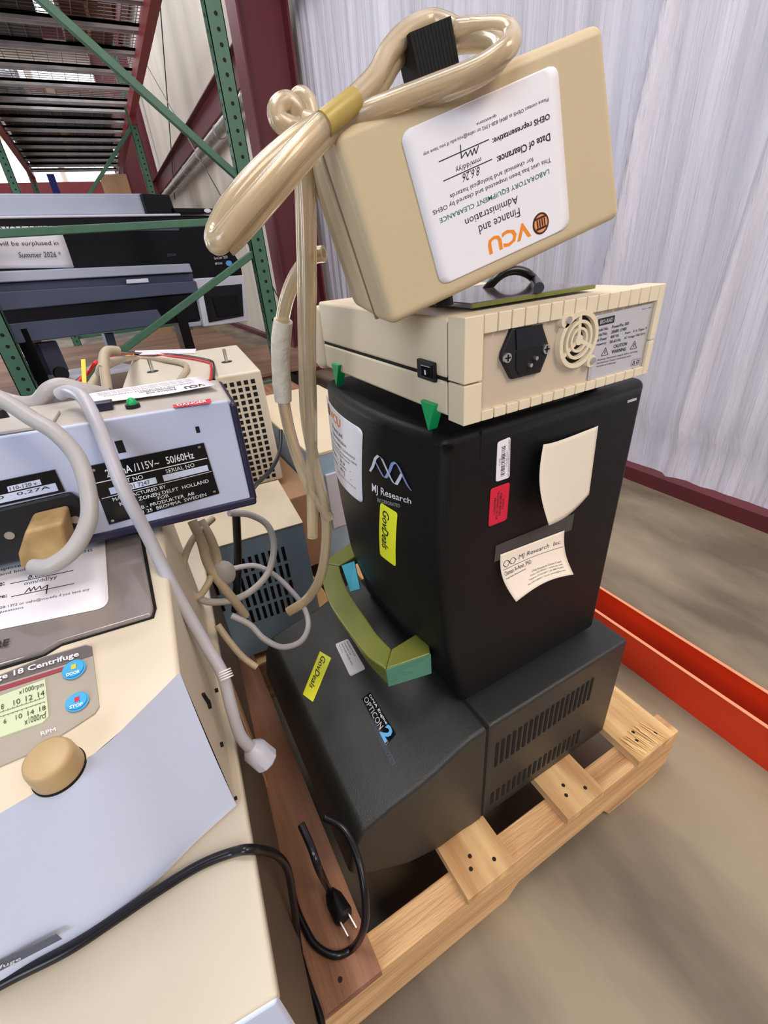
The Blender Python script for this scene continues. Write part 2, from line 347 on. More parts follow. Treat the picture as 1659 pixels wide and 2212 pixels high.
# building column (web faces the camera) and girts
def ibeam_col(x0, x1, y, z1, lab, nm='building_column'):
    t = thing(nm, lab, 'column', (x0, y, 0), group='red building columns' if False else None)
    a = MB().box((x0 + .012, y - .006, 0), (x1 - .012, y + .006, z1), 'column'); a.build('web', t)
    b = MB().box((x0, y - .10, 0), (x0 + .014, y + .10, z1), 'column'); b.build('flange', t, bevel=.002)
    b = MB().box((x1 - .014, y - .10, 0), (x1, y + .10, z1), 'column'); b.build('flange', t, bevel=.002)
    b = MB().box((x0 - .03, y - .13, 0), (x1, y + .13, .02), 'column'); b.build('base_plate', t)
    return t
ibeam_col(.955, 1.285, 3.47, 5.4, 'tall dark red steel column standing against the white wall behind the beige pump')
ibeam_col(.70, 1.285, 10.8, 5.4, 'distant dark red steel column beside the far end of the rack')
for i, (z, lab) in enumerate(((2.14, 'dark red wall girt just above the silver duct'), (4.2, 'dark red wall girt high on the wall near the roof'))):
    mb = MB(); mb.box((1.22, 3.6, z - .11), (1.30, 15.8, z + .09), 'girt'); mb.box((1.16, 3.6, z + .08), (1.30, 15.8, z + .09), 'girt')
    tag(mb.build('wall_girt'), lab, 'girt')
mb = MB(); mb.box((1.24, 1.0, 2.22), (1.315, 3.33, 2.40), 'girt'); tag(mb.build('wall_girt'), 'short dark red wall girt to the right of the red column at the top edge', 'girt')
mb = MB(); P0 = PX(350, 412, 1.08); P1 = PX(500, 190, 1.08)
mb.tube([Vector((1.13, 3.7, 1.86)), Vector((1.13, 15.6, 1.86))], .055, 'duct', 16, 0)
for k in range(12): mb.tube([Vector((1.13, 4 + k, 1.86)), Vector((1.13, 4.03 + k, 1.86))], .061, 'duct', 16, 0)
tag(mb.build('duct_pipe'), 'long silver pipe running along the wall under the red girt', 'pipe')
def cable_line(a, b, lab):
    mb = MB(); mb.tube([a, b], .006, 'cable_dark', 6, 0); tag(mb.build('brace_cable'), lab, 'cable')
cable_line(PX(345, 0, 1.2), PX(378, 430, 1.2), 'near-vertical thin bracing cable on the far wall')
cable_line(PX(312, 132, 1.2), PX(600, 640, 1.0), 'diagonal thin bracing cable running down behind the green rack upright')
# ================================================================== PALLET RACK (green uprights, red beams, wire decking)
def upright(x, y0, z1, left=False):
    """perforated post: thing's part"""
    mb = MB(); w = .076; d = .062; t = .004
    mb.box((x - w / 2, y0, 0), (x + w / 2, y0 + t, z1), 'green')          # holed face toward the aisle
    mb.box((x - w / 2, y0, 0), (x - w / 2 + t, y0 + d, z1), 'green'); mb.box((x + w / 2 - t, y0, 0), (x + w / 2, y0 + d, z1), 'green')
    mb.box((x - w / 2, y0 + d - t, 0), (x - w / 2 + .02, y0 + d, z1), 'green'); mb.box((x + w / 2 - .02, y0 + d - t, 0), (x + w / 2, y0 + d, z1), 'green')
    z = .06
    while z < z1 - .03:
        for q in (.004,):
            mb.tube([Vector((x + q, y0 - .0006, z)), Vector((x + q, y0 + .002, z))], .0085, 'dark', 10, 0)
            mb.tube([Vector((x - w / 2 - .0006, y0 + .032, z)), Vector((x - w / 2 + .002, y0 + .032, z))], .0075, 'dark', 8, 0)
        z += .0508
    return mb
def frame(y, z1, lab, xr=.585, xl=-.70, full=True):
    t = thing('pallet_rack', lab, 'rack', (xr, y, 0))
    upright(xr, y, z1).build('post', t); upright(xl, y, z1).build('post', t)
    yc = y + .035
    def br(a, b): MB().bar(a, b, .034, .034, 'green', up=(0, 1, 0)).build('brace', t, bevel=.004)
    if full:
        br((xl + .03, yc, 1.015), (xr - .03, yc, 1.015))
        br((xr - .03, yc, 1.20), (xl + .03, yc, 2.30))
        br((xr - .03, yc, .86), (xl + .03, yc, .26))
        br((xl + .03, yc, 2.36), (xr - .03, yc, 2.36))
        br((xl + .03, yc, .16), (xr - .03, yc, .16))
    else:
        br((xr - .03, yc, 2.15), (xl + .03, yc, 1.0)); br((xl + .03, yc, .2), (xr - .03, yc, .2))
    return t
frame(Y2, 3.4, 'near green perforated rack frame with diagonal braces standing in front of the wide printer')
frame(6.42, 3.4, 'second green rack frame standing beyond the wide printer under the shelf', full=False)
frame(10.3, 3.4, 'farthest green rack frame at the far end of the shelf row', full=False)
def rbeam(x, y0, y1, z, lab, inner):
    mb = MB(); mb.box((x - .025, y0, z - .13), (x + .025, y1, z), 'rackred'); mb.box((x - .03 * inner - .01, y0, z - .13), (x - .03 * inner + .01, y1, z - .05), 'rackred')
    for q in (y0 + .02, y1 - .02): mb.box((x - .034, q - .02, z - .19), (x + .034, q + .02, z + .03), 'rackred')
    tag(mb.build('rack_beam', bevel=.003), lab, 'rack beam')
rbeam(.60, Y2 + .07, 6.41, 2.36, 'red rack beam on the wall side carrying the near wire deck', 1); rbeam(-.68, Y2 + .07, 6.41, 2.36, 'red rack beam on the left side carrying the near wire deck', -1)
rbeam(.60, 6.50, 10.28, 2.36, 'red rack beam on the wall side carrying the far wire deck', 1); rbeam(-.68, 6.50, 10.28, 2.36, 'red rack beam on the left side carrying the far wire deck', -1)
def wdeck(y0, y1, lab):
    t = thing('wire_deck', lab, 'rack shelf', ((-.04), (y0 + y1) / 2, 2.33), group=None)
    n = int((y1 - y0) / .42)
    for k in range(n + 1):
        y = y0 + .05 + (y1 - y0 - .1) * k / n
        MB().box((-.66, y - .035, 2.325), (.58, y + .035, 2.345), 'galv').box((-.66, y - .035, 2.305), (.58, y - .03, 2.345), 'galv').box((-.66, y + .03, 2.305), (.58, y + .035, 2.345), 'galv').build('support_channel', t)
    mb = MB()
    for k in range(int((y1 - y0) / .055)): mb.box((-.66, y0 + k * .055, 2.350), (.58, y0 + k * .055 + .004, 2.354), 'wire')
    for k in range(13): mb.box((-.65 + k * .1, y0, 2.346), (-.646 + k * .1, y1, 2.350), 'wire')
    mb.build('wire_mesh', t)
wdeck(2.65, 6.35, 'near wire mesh shelf deck with grey support channels seen from below')
wdeck(6.55, 10.2, 'far wire mesh shelf deck beyond the second green rack frame')
def carton(lo, hi, m, lab, name='storage_box', cat='box'):
    mb = MB().box(lo, hi, m); mb.box((lo[0] + (hi[0] - lo[0]) * .46, lo[1] - .001, lo[2] - .001), (lo[0] + (hi[0] - lo[0]) * .54, hi[1] + .001, hi[2] + .001), 'cardb' if m == 'crate' else m)
    tag(mb.build(name, bevel=.004), lab, cat)
carton((-.30, 3.55, 2.356), (.32, 4.3, 2.75), 'crate', 'dark brown box resting on the near wire deck, closest to the camera')
carton((-.60, 4.45, 2.356), (-.05, 5.1, 2.7), 'shade', 'grey bundle resting on the left of the near wire deck')
carton((.10, 4.5, 2.356), (.42, 5.0, 2.7), 'crate', 'small reddish brown box on the right of the near wire deck')
carton((-.62, 6.75, 2.356), (.45, 7.5, 2.48), 'shade', 'long grey crate on the far wire deck')
carton((-.62, 7.7, 2.356), (.5, 10.0, 2.8), 'crate', 'dark brown crate filling the end of the far wire deck')
mb = MB(); mb.box((-.66, 6.0, 2.356), (-.30, 6.3, 2.50), 'wrap'); tag(mb.build('wrapped_bundle', bevel=.03), 'shiny plastic wrapped bundle on the wire deck above the printer', 'bundle')
# far things seen between the shelf and the printer
carton((.16, 7.2, 0), (.44, 7.7, 1.86), 'cardb', 'tall cardboard carton standing far behind the printer')
mb = MB(); mb.box((-.46, 9.6, .0), (-.36, 9.7, 2.2), 'bluep'); tag(mb.build('blue_post'), 'dark blue post standing far behind the printer', 'post')
mb = MB(); mb.box((-5, 14.6, 2.45), (1.2, 14.7, 2.74), 'rackred'); tag(mb.build('rack_beam'), 'long red rack beam crossing in front of the far windows', 'rack beam')
mb = MB(); mb.box((-3, 12.0, 0), (.6, 12.5, 1.35), 'shade'); tag(mb.build('pallet_load', bevel=.02), 'low grey load of goods beyond the racks', 'pallet load')
# lower platform under the printer
t = thing('plywood_platform', 'brown plywood platform that the wide printer stands on', 'platform', (0, 3.6, 0))
MB().box((-1.5, 2.66, .18), (1.0, 3.75, .20), 'ply').box((-1.5, 3.76, .18), (.70, 5.6, .20), 'ply').build('deck_board', t)
for y in (2.70, 3.25, 4.0, 4.8): MB().box((-1.5, y, 0), (.68, y + .09, .18), 'woodr').build('runner', t)
# ================================================================== WIDE FORMAT PRINTER
a = math.radians(22); RP = Matrix.Rotation(a, 3, 'Z'); pn = Vector((math.sin(a), -math.cos(a), 0)); pq = Vector((.60, 3.25, .5))
PT = thing('wide_format_printer', 'wide black and silver roll printer standing behind the near green rack frame', 'printer', (0, 3.05, .20), RP)
def psl(name, pix, off, th, m, bevel=.006, parent=None, lab=None):
    o = MB().slab(pix, pq + pn * off, pn, th, m).build(name, parent or PT, bevel=bevel)
    if lab: o['label'] = lab
    return o
psl('body', [(-190, 472), (455, 466), (520, 570), (525, 600), (420, 612), (-190, 690)], 0, .42, 'pr_blk')
psl('top_cover', [(-190, 418), (305, 418), (320, 462), (-190, 470)], -.02, .35, 'pr_sil', lab='silver curved top cover')
psl('roll_end_cap', [(304, 418), (366, 420), (380, 460), (318, 463)], 0, .30, 'pr_blk')
psl('ledge', [(-190, 469), (390, 461), (392, 466), (-190, 476)], .02, .3, 'pr_wht')
psl('control_panel', [(375, 449), (462, 450), (470, 461), (380, 461)], .02, .2, 'pr_blk')
psl('output_rail', [(-190, 606), (0, 586), (410, 569), (417, 588), (0, 611), (-190, 632)], .05, .06, 'pr_sil', lab='silver rail')
psl('paper_path', [(-190, 634), (0, 611), (417, 590), (420, 608), (-190, 650)], .01, .05, 'pr_grey')
psl('front_guide', [(-190, 655), (0, 630), (424, 607), (430, 632), (340, 640), (0, 673), (-190, 700)], .06, .05, 'pr_grey', lab='blue-grey guide plate')
psl('lower_body', [(-190, 700), (0, 670), (430, 632), (440, 690), (20, 745), (-190, 780)], .0, .30, 'pr_blk')
psl('lower_guide', [(10, 700), (340, 668), (360, 700), (30, 744)], .02, .02, 'pr_grey')
psl('cassette_housing', [(420, 602), (528, 594), (536, 694), (442, 706)], .03, .36, 'pr_wht', lab='white framed side housing')
psl('cassette_bay', [(437, 621), (523, 613), (527, 683), (452, 697)], .036, .01, 'gloss')
psl('cartridge', [(458, 640), (512, 636), (520, 680), (470, 686)], .042, .01, 'pr_blk')
psl('buttons', [(404, 697), (435, 694), (436, 704), (406, 707)], .02, .01, 'pr_sil')
psl('white_tab', [(273, 604), (320, 601), (322, 610), (274, 613)], .065, .006, 'pr_wht')
psl('window_strip', [(140, 488), (385, 487), (388, 498), (145, 500)], .006, .006, 'pr_grey')
psl('side_stand', [(50, 744), (122, 736), (150, 800), (60, 826)], -.12, .05, 'pr_grey')
psl('side_stand', [(225, 720), (245, 718), (258, 764), (240, 768)], -.2, .05, 'pr_grey')
psl('stand_shelf', [(75, 826), (300, 790), (300, 800), (80, 836)], -.06, .30, 'pr_wht')
psl('label_block', [(55, 764), (72, 762), (76, 790), (60, 792)], -.09, .01, 'pr_wht')
wl = MB(); wp = onp(134, 807, pq - pn * .02, pn); wl.cyl(wp, wp + pn * -.03, .035, .035, 'rubber'); wl.build('caster', PT)
for s_ in (.05, .95):
    c_ = onp(60 + 380 * s_, 790, pq, pn)
    MB().box((c_.x - .03, c_.y - .02, .20), (c_.x + .03, c_.y + .3, .62), 'pr_blk').build('leg', PT)
lg = MB(); F = pixF([(465, 574), (503, 571), (500, 551), (462, 555)], pq + pn * .002, pn)
put(lg, F, 'SureColor T3270', 0, .75, .7, 1, 'inkw', h=.001); put(lg, F, 'EPSON', .0, .4, .1, .35, 'inkw', h=.001); disc(lg, F, .78, .15, .18, .3, 'inkblue', .001)
lg.build('maker_marks', PT)
mkb = MB(); F = pixF([(362, 554), (380, 553), (379, 547), (361, 548)], pq + pn * .004, pn); put(mkb, F, 'EPSON', 0, 1, 0, 1, 'pr_grey', h=.001); mkb.build('maker_name', PT)
disc(mb := MB(), pixF([(436, 460), (462, 460), (460, 450), (434, 450)], pq + pn * .026, pn), .5, .5, .3, .45, 'inkw', .001); mb.build('status_badge', PT)
# sign taped to printer
F = quadF(onp(-120, 582, pq + pn * .012, pn), onp(160, 578, pq + pn * .012, pn), onp(128, 488, pq + pn * .012, pn), onp(-150, 492, pq + pn * .012, pn))
mb = MB(); mb.grid(lambda s_, t_: F(s_, t_, .006 * math.sin(t_ * 3)), 10, 10, 'paper'); sg = mb.build('paper_sign', solid=.001)
tag(sg, 'white handwritten paper notice taped to the front of the wide printer', 'sign')
mb = MB(); put(mb, F, 'DO NOT USE!', .30, .90, .86, 1.02, 'ink', h=.009); put(mb, F, '*will be surplused in', .40, .93, .52, .66, 'ink', h=.01, slant=.1); put(mb, F, 'Summer 2026 *', .56, .92, .26, .40, 'ink', h=.01, slant=.2)
mb.build('handwriting', sg)
# ================================================================== ORANGE CHANNEL ON THE FLOOR
t = thing('orange_channel_beam', 'bright orange steel channel lying open side up on the concrete beside the pallet', 'beam', (.565, 0, 0))
MB().box((.527, -2.2, 0), (.533, 1.9, .086), 'orange').build('near_flange', t)
MB().box((.600, -2.2, 0), (.606, 1.9, .086), 'orange').build('far_flange', t)
MB().box((.533, -2.2, .0), (.600, 1.9, .006), 'webbrown').build('web', t)['label'] = 'brown web'  # web drawn in mottled brown
MB().box((.5265, -2.2, .086), (.5335, 1.9, .0872), 'orangeedge').box((.5995, -2.2, .086), (.6065, 1.9, .0872), 'orangeedge').build('edge_highlights', t)['label'] = 'pale highlight painted along the top edges'  # light catching the flange tops, painted as pale strips
# ================================================================== PALLET
ZD = .125
PL = thing('wooden_pallet', 'pale wooden pallet on the concrete carrying the black and cream lab equipment', 'pallet', (-.2, .4, 0))
def stringer(y0, y1):
    out = []; x0, x1 = -.84, .385
    n0, n1 = PZ(1078, 1916, 0).x, PZ(1283, 1725, 0).x
    prof = [(x0, 0), (x0, .109), (x1, .109), (x1 + .002, .10), (x1, .02), (x1 - .03, 0), (n1, 0), (n1 - .02, .03), (n0 + .02, .03), (n0, 0), (-.35, 0), (-.37, .03), (-.58, .03), (-.60, 0)]
    mb = MB(); mb.ext([(x, y0, z) for x, z in prof], (0, y1 - y0, 0), 'woodx')
    return mb
for y0, y1 in ((-.098, -.060), (.43, .468), (.96, .998)):
    stringer(y0, y1).build('stringer', PL, bevel=.002)
boards = [(-.84, -.75), (-.68, -.59), (-.52, -.43), (-.335, -.178), (-.0545, .024), (.121, .196), (.2745, .362)]
for i, (x0, x1) in enumerate(boards):
    mb = MB(); m = 'woodr' if i == 3 else 'wood'
    mb.box((x0, -.102, .109), (x1, 1.0, ZD), m)
    for xx, yy in ((.3, -.078), (.72, -.085), (.4, -.066)):
        mb.tube([(x0 + (x1 - x0) * xx, yy, ZD - .001), (x0 + (x1 - x0) * xx, yy, ZD + .0004)], .003, 'knot', 8, 0)
    mb.build('deck_board', PL, bevel=.0015)
mb = MB()
for k in range(26):
    x = .285 + random.random() * .06; mb.bar((x, -.099, ZD + .0005), (x - .012 + random.random() * .01, -.075 + random.random() * .015, ZD + .003 * random.random() + .001), .0012, .0012, 'splinter')
mb.build('splinters', PL)['label'] = 'pale splintered wood at the board end'
for x0, x1 in ((-.84, -.70), (-.05, .08), (.20, .36)):
    pass
# ================================================================== BASE UNIT (thermal cycler)
HB = .3314; yb = -.039
BU = thing('thermal_cycler_base', 'large charcoal thermal cycler base with vented side standing on the wooden pallet', 'lab instrument', (.08, .13, ZD))
prof = [(.2735, ZD), (.2735, HB), (-.005, HB)]
for u_, v_ in ((985, 1627), (937, 1672), (901, 1702), (853, 1738), (817, 1768), (781, 1798), (762, 1838), (756, 1892), (794, 1892), (877, 1870), (949, 1834), (1000, 1796)):
    p_ = PY(u_, v_, yb); prof.append((p_.x, min(HB - .001 * (len(prof) - 2), p_.z)))
prof.append((0, ZD))
0 and print('PROF', [(round(a, 3), round(b, 3)) for a, b in prof])
def prism_y(pr, y0, y1, m):
    return MB().ext([(x, y0, z) for x, z in pr], (0, y1 - y0, 0), m)
seam = .022
pa = [p for p in prof if p[0] < seam]; pa = [(seam - .0006, ZD), (seam - .0006, HB)] + pa
prism_y(pa, yb, .30, 'charcoal').build('front_cover', BU, bevel=.006, seg=4, sharp=50)
prism_y([(.2735, ZD), (.2735, HB), (seam + .0006, HB), (seam + .0006, ZD)], yb, .30, 'charcoal').build('housing', BU, bevel=.005, seg=3)
MB().box((seam - .002, yb + .002, ZD + .002), (seam + .002, .298, HB - .002), 'dark').build('seam', BU)
def slots(mb, x0, x1, n, zt0, zt1, zb0, zb1):
    for k in range(n):
        f = k / (n - 1); x = x0 + (x1 - x0) * f; w = (x1 - x0) / n * .52
        mb.box((x - w / 2, yb - .0006, zb0 + (zb1 - zb0) * f), (x + w / 2, yb + .002, zt0 + (zt1 - zt0) * f), 'dark')
def sl(pa_, pb_): return PY(pa_[0], pa_[1], yb), PY(pb_[0], pb_[1], yb)
mb = MB(); a_, b_ = sl((1075, 1605), (1281, 1465)); c_, d_ = sl((1068, 1657), (1276, 1508)); slots(mb, a_.x, b_.x, 19, a_.z, b_.z, c_.z, d_.z); mb.build('vent_slots', BU)
mb = MB(); a_, b_ = sl((1064, 1712), (1251, 1577)); c_, d_ = sl((1059, 1737), (1247, 1603)); slots(mb, a_.x, b_.x, 18, a_.z, b_.z, c_.z, d_.z); mb.build('vent_slots', BU)
# front surface mapping for marks on the sloped cover
def front_pt(u, v):   # nearest hit of pixel ray with cover profile
    best = None
    for (x0, z0), (x1, z1) in zip(prof[1:-5], prof[2:-4]):
        n = Vector((z0 - z1, 0, x1 - x0)); n = n if n.length else Vector((1, 0, 0)); n.normalize()
        if n.dot(CAM - Vector((x0, 0, z0))) < 0: n = -n
        p = onp(u, v, (x0, 0, z0), n); f = ((p.x - x0) * (x1 - x0) + (p.z - z0) * (z1 - z0)) / ((x1 - x0) ** 2 + (z1 - z0) ** 2)
        if -.001 <= f <= 1.001 and (best is None or (p - CAM).length < (best[0] - CAM).length): best = (p, n)
    if best is None: p = PZ(u, v, HB); best = (p, Vector((0, 0, 1)))
    return best
def coverF(pix):
    (bl, br, tr, tl) = pix
    def F(s, t, h=0):
        u = (bl[0] * (1 - s) + br[0] * s) * (1 - t) + (tl[0] * (1 - s) + tr[0] * s) * t; v = (bl[1] * (1 - s) + br[1] * s) * (1 - t) + (tl[1] * (1 - s) + tr[1] * s) * t
        p, n = front_pt(u, v); return p + n * h
    return F
F = coverF([(782, 1510), (833, 1612), (856, 1586), (800, 1495)])
mb = MB(); rect(mb, F, 0, 1, 0, 1, 'gloss', .0008, 8); ba = mb.build('name_badge', BU)
mb = MB(); put(mb, F, 'DNA Engine', .05, .72, .68, .92, 'inkw', h=.0016, bold=.01); put(mb, F, 'OPTICON', .03, .70, .12, .56, 'silver', h=.0016); put(mb, F, '2', .74, .97, .05, .95, 'inkblue', h=.002, bold=.04); mb.build('badge_text', ba)
mb = MB(); F = coverF([(800, 1560), (848, 1658), (856, 1650), (806, 1552)]); put(mb, F, 'CONTINUOUS FLUORESCENCE DETECTOR', 0, 1, 0, 1, 'pr_grey', h=.001); mb.build('small_print', BU)
F = coverF([(676, 1517), (654, 1500), (691, 1407), (716, 1422)])
F2 = lambda s, t, h=0: F(t, 1 - s, h)
st = tag(sticker(F, BU, 'auction_sticker', 'yellow', .05, .4), 'lower yellow sticker on the sloped cover')
mb = MB(); F3 = coverF([(668, 1506), (694, 1410), (712, 1420), (686, 1512)])
F = coverF([(691, 1407), (654, 1500), (676, 1517), (716, 1422)]); put(mb, F, 'GovDeals', .06, .78, .24, .66, 'ink', slant=.25, h=.001, bold=.01); mb.build('printed_text', st)
F = coverF([(724, 1392), (757, 1462), (790, 1445), (752, 1380)])
st = tag(sticker(F, BU, 'property_label', 'paper', .06, 1.6), 'creased white paper property label')
mb = MB()
for k, (w, b) in enumerate((('PROPERTY OF THE', .62), ('CORONARY LAB', .5), ('ANTHONY-SEEGER HALL', .86), ('VCU', .3))): put(mb, F, w, .06, .06 + b * .8, .78 - k * .2, .88 - k * .2, 'ink', h=.001)
mb.build('printed_text', st)
# ================================================================== UPPER DETECTOR BOX
HT = HB + .36
UB = thing('optical_detector', 'tall matt black detector box with curved front standing on the charcoal base', 'lab instrument', (.12, .12, HB))
YL = .262
def xf(y, z):
    h = z - HB; q = (y - .125) / .14
    b = -.004 - .021 * (1 - q * q)
    if h > .13: v = -.010 * math.sin((h - .13) / .23 * math.pi)
    else: v = .036 * (1 - math.cos((.13 - h) / .13 * math.pi)) / 2
    return b + v * (1 - .55 * abs(q) ** 2)
mb = MB(); nu, nv = 28, 40
z0u, z1u = HB + .004, HT
x1u = .2497
def dome(a, b):
    y = a * YL; z = z0u + (z1u - z0u) * b
    return Vector((xf(y, z), y, z))
vs = []; ring = lambda z: [Vector((xf(a / nu * YL, z), a / nu * YL, z)) for a in range(nu + 1)] + [Vector((x1u, YL, z)), Vector((x1u, 0, z))]
zs = [z0u + (z1u - z0u) * k / nv for k in range(nv + 1)]
rings = [ring(z) for z in zs]; n_ = len(rings[0])
for r in rings: vs += r
fs = [[j * n_ + (i + 1) % n_, j * n_ + i, (j + 1) * n_ + i, (j + 1) * n_ + (i + 1) % n_] for j in range(nv) for i in range(n_)]
fs += [list(range(n_)), [nv * n_ + k for k in range(n_)][::-1]]
mb.add(vs, fs, 'black'); o = mb.build('shell', UB, bevel=.013, seg=5, sharp=45); o.modifiers['bevel'].angle_limit = math.radians(60)
MB().box((.028, -.0004, HT - .030), (.0288, .0006, HT), 'dark').build('panel_gap', UB)
MB().box((.222, -.0008, HT - .020), (.236, .0006, HT - .0175), 'silver').build('latch_slot', UB)
def fpt(u, v):
    r = ray(u, v); t0 = None; prev = None
    for k in range(3000):
        t = .1 + k * .0003; p = CAM + r * t; g = p.x - xf(min(max(p.y, -.02), .29), min(p.z, HT))
        if prev is not None and prev < 0 <= g and p.y > -.01: return p
        prev = g
        if p.y > .285: break
    return Vector((xf(p.y, p.z), p.y, p.z))
def faceF(pix):
    bl, br, tr, tl = [fpt(*q) for q in pix]
    def F(s, t, h=0):
        y = (bl.y * (1 - s) + br.y * s) * (1 - t) + (tl.y * (1 - s) + tr.y * s) * t; z = (bl.z * (1 - s) + br.z * s) * (1 - t) + (tl.z * (1 - s) + tr.z * s) * t
        return Vector((xf(y, z) - h * 1.2, y, z))
    return F
vcu_label(faceF([(713, 1003), (785, 1088), (785, 928), (698, 850)]), UB, 'white clearance label on the curved front')
F = faceF([(804, 1078), (890, 1100), (890, 1040), (804, 985)])
mb = MB(); put(mb, F, 'MJ Research', .02, 1.0, .14, .40, 'inkw', h=.0006, bold=.01); put(mb, F, 'INCORPORATED', .18, .76, -.02, .09, 'silver', h=.0006)
def ribbon(pts, m_, hh):
    q = [fpt(680 + x / 5.268, 840 + y / 5.268) + Vector((-hh, 0, 0)) for x, y in pts]
    w_ = [Vector((0, 0, 0))] * len(q)
    vs_ = []; n_q = len(q)
    for i_, p_ in enumerate(q):
        k_ = .0026 if 0 < i_ < n_q - 1 else .002
        vs_ += [p_ + Vector((0, k_, 0)), p_ - Vector((0, k_, 0))]
    mb.add(vs_, [[2 * i_, 2 * i_ + 1, 2 * i_ + 3, 2 * i_ + 2] for i_ in range(n_q - 1)], m_)
ribbon([(690, 810), (740, 910), (790, 1000), (820, 1005), (860, 930), (890, 850), (925, 835), (960, 880), (1010, 990), (1060, 1090), (1105, 1155)], 'ribbon', .0009)
ribbon([(640, 935), (672, 880), (700, 790), (735, 755), (775, 790), (820, 890), (870, 1000), (910, 1070), (940, 1080), (975, 1020), (1000, 965)], 'ribbonl', .0013)
mb.build('maker_emblem', UB)
F = faceF([(822, 1198), (856, 1224), (860, 1108), (823, 1085)])
st = tag(sticker(F, UB, 'auction_sticker', 'yellow', .1, .5), 'upper yellow sticker on the curved front')
mb = MB(); F = faceF([(822, 1198), (856, 1224), (860, 1108), (823, 1085)]); put(mb, lambda s, t, h: F(t, 1 - s, h), 'GovDeals', .08, .78, .20, .60, 'ink', slant=.25, h=.001, bold=.01); mb.build('printed_text', st)
# marks on right-hand face (plane y = 0)
F = pixF([(1070, 1041), (1100, 1031), (1102, 943), (1074, 955)], (0, 0, 0), (0, 1, 0))
st = tag(sticker(F, UB, 'asset_tag', 'paper', .15, .4), 'white barcode asset tag'); mb = MB()
random.seed(3); t_ = .1
while t_ < .85:
    w_ = random.choice((.008, .014, .022)); rect(mb, F, .32, .62, t_, t_ + w_, 'ink', .0008); t_ += w_ + random.choice((.01, .016, .024))
put(mb, lambda s, t, h: F(t, 1 - s, h), 'VIRGINIA COMMONWEALTH', .06, .94, .06, .17, 'ink', h=.0008); 
mb2 = MB(); put(mb2, lambda s, t, h: F(1 - t, 1 - s, h), 'VIRGINIA COMMONWEALTH', .06, .94, .80, .92, 'ink', h=.0008); put(mb2, lambda s, t, h: F(1 - t, 1 - s, h), 'UNIVERSITY', .3, .7, .66, .76, 'ink', h=.0008); put(mb2, lambda s, t, h: F(1 - t, 1 - s, h), '00513', .4, .6, .14, .26, 'ink', h=.0008)
mb3 = MB(); k0 = len(mb.v)
mb.v = mb.v[:]; 
bar_only = MB(); t_ = .1; random.seed(3)
while t_ < .85:
    w_ = random.choice((.008, .014, .022)); rect(bar_only, F, .32, .62, t_, t_ + w_, 'ink', .0008); t_ += w_ + random.choice((.01, .016, .024))
bar_only.build('barcode', st)
mb2 = MB(); G = lambda s, t, h: F(1 - t, 1 - s, h)
put(mb2, G, 'VIRGINIA COMMONWEALTH', .05, .95, .04, .16, 'ink', h=.0008); put(mb2, G, 'UNIVERSITY', .3, .7, .2, .3, 'ink', h=.0008); put(mb2, G, '00513', .42, .6, .72, .84, 'ink', h=.0008); mb2.build('printed_text', st)
F = pixF([(1054, 1138), (1094, 1122), (1101, 1041), (1059, 1056)], (0, 0, 0), (0, 1, 0))
st = tag(sticker(F, UB, 'warning_sticker', 'red', .12, .6), 'red warning sticker'); mb2 = MB(); G = lambda s, t, h: F(t, 1 - s, h)
for k, (w, b) in enumerate((('VCU', .3), ('REMOVE BEFORE', .6), ('TRANSPORT OR USE', .75), ('PROPERTY', .45))): put(mb2, G, w, .5 - b / 2, .5 + b / 2, .66 - k * .15, .76 - k * .15, 'ink', h=.0008, bold=.02)
mb2.build('printed_text', st)
# tape strip, blank sheet and business card
F = pixF([(1066, 1213), (1233, 1143), (1239, 1108), (1069, 1178)], (0, 0, 0), (0, 1, 0))
mb = MB(); mb.grid(lambda s, t: F(s, t, .0012 + .0004 * noise.noise(Vector((s * 9, t * 3, 0)))), 20, 5, 'tapec'); mb.build('tape_strip', UB)['label'] = 'cloudy clear tape strip'
def sheet(TL, TR, BR, BL, lift, n=18):
    def F(s, t, h=0):
        u = (BL[0] * (1 - s) + BR[0] * s) * (1 - t) + (TL[0] * (1 - s) + TR[0] * s) * t; v = (BL[1] * (1 - s) + BR[1] * s) * (1 - t) + (TL[1] * (1 - s) + TR[1] * s) * t
        l = lift(s, t); du, dv = bow(s, t); p = PY(u + du, v + dv, -l); return p + Vector((0, -h, 0))
    return F
bow = lambda s, t: (-14 * math.sin(t * math.pi) * (1 - s) ** 2, 10 * math.sin(s * math.pi) * (1 - t) - 6 * (1 - s) ** 6 * t)
F = sheet((1174, 966), (1292, 920), (1272, 1068), (1186, 1135), lambda s, t: .0015 + .020 * ((1 - s) ** 2) * (1 - t * .7) + .004 * (1 - t))
mb = MB(); mb.grid(lambda s, t: F(s, t), 18, 18, 'paperc'); tag(mb.build('blank_paper', solid=.0004), 'blank cream paper sheet curling off the black detector side, above the tape strip', 'paper')
bow = lambda s, t: (-12 * math.sin(t * math.pi) * (1 - s) - 8 * math.sin(t * math.pi) * s, -12 * math.sin(s * math.pi) * (1 - t))
F = sheet((1081, 1198), (1219, 1146), (1239, 1241), (1115, 1300), lambda s, t: .0022 + .018 * (1 - t) ** 2)
mb = MB(); mb.grid(lambda s, t: F(s, t), 18, 18, 'card'); cdo = tag(mb.build('business_card', solid=.0004), 'cream printed business card hanging from tape on the black detector side', 'card')
mb = MB()
rect(mb, F, .03, .97, .645, .655, 'ink', .0006, 10); put(mb, F, 'MJ Research  Inc.', .28, .95, .70, .83, 'pr_grey', h=.0006, slant=.2)
for ph in (0, math.pi): stroke(mb, F, [(.04 + .2 * k / 20, .76 + .07 * math.sin(ph + k / 20 * 2 * math.pi)) for k in range(21)], .010, 'ink', .0006)
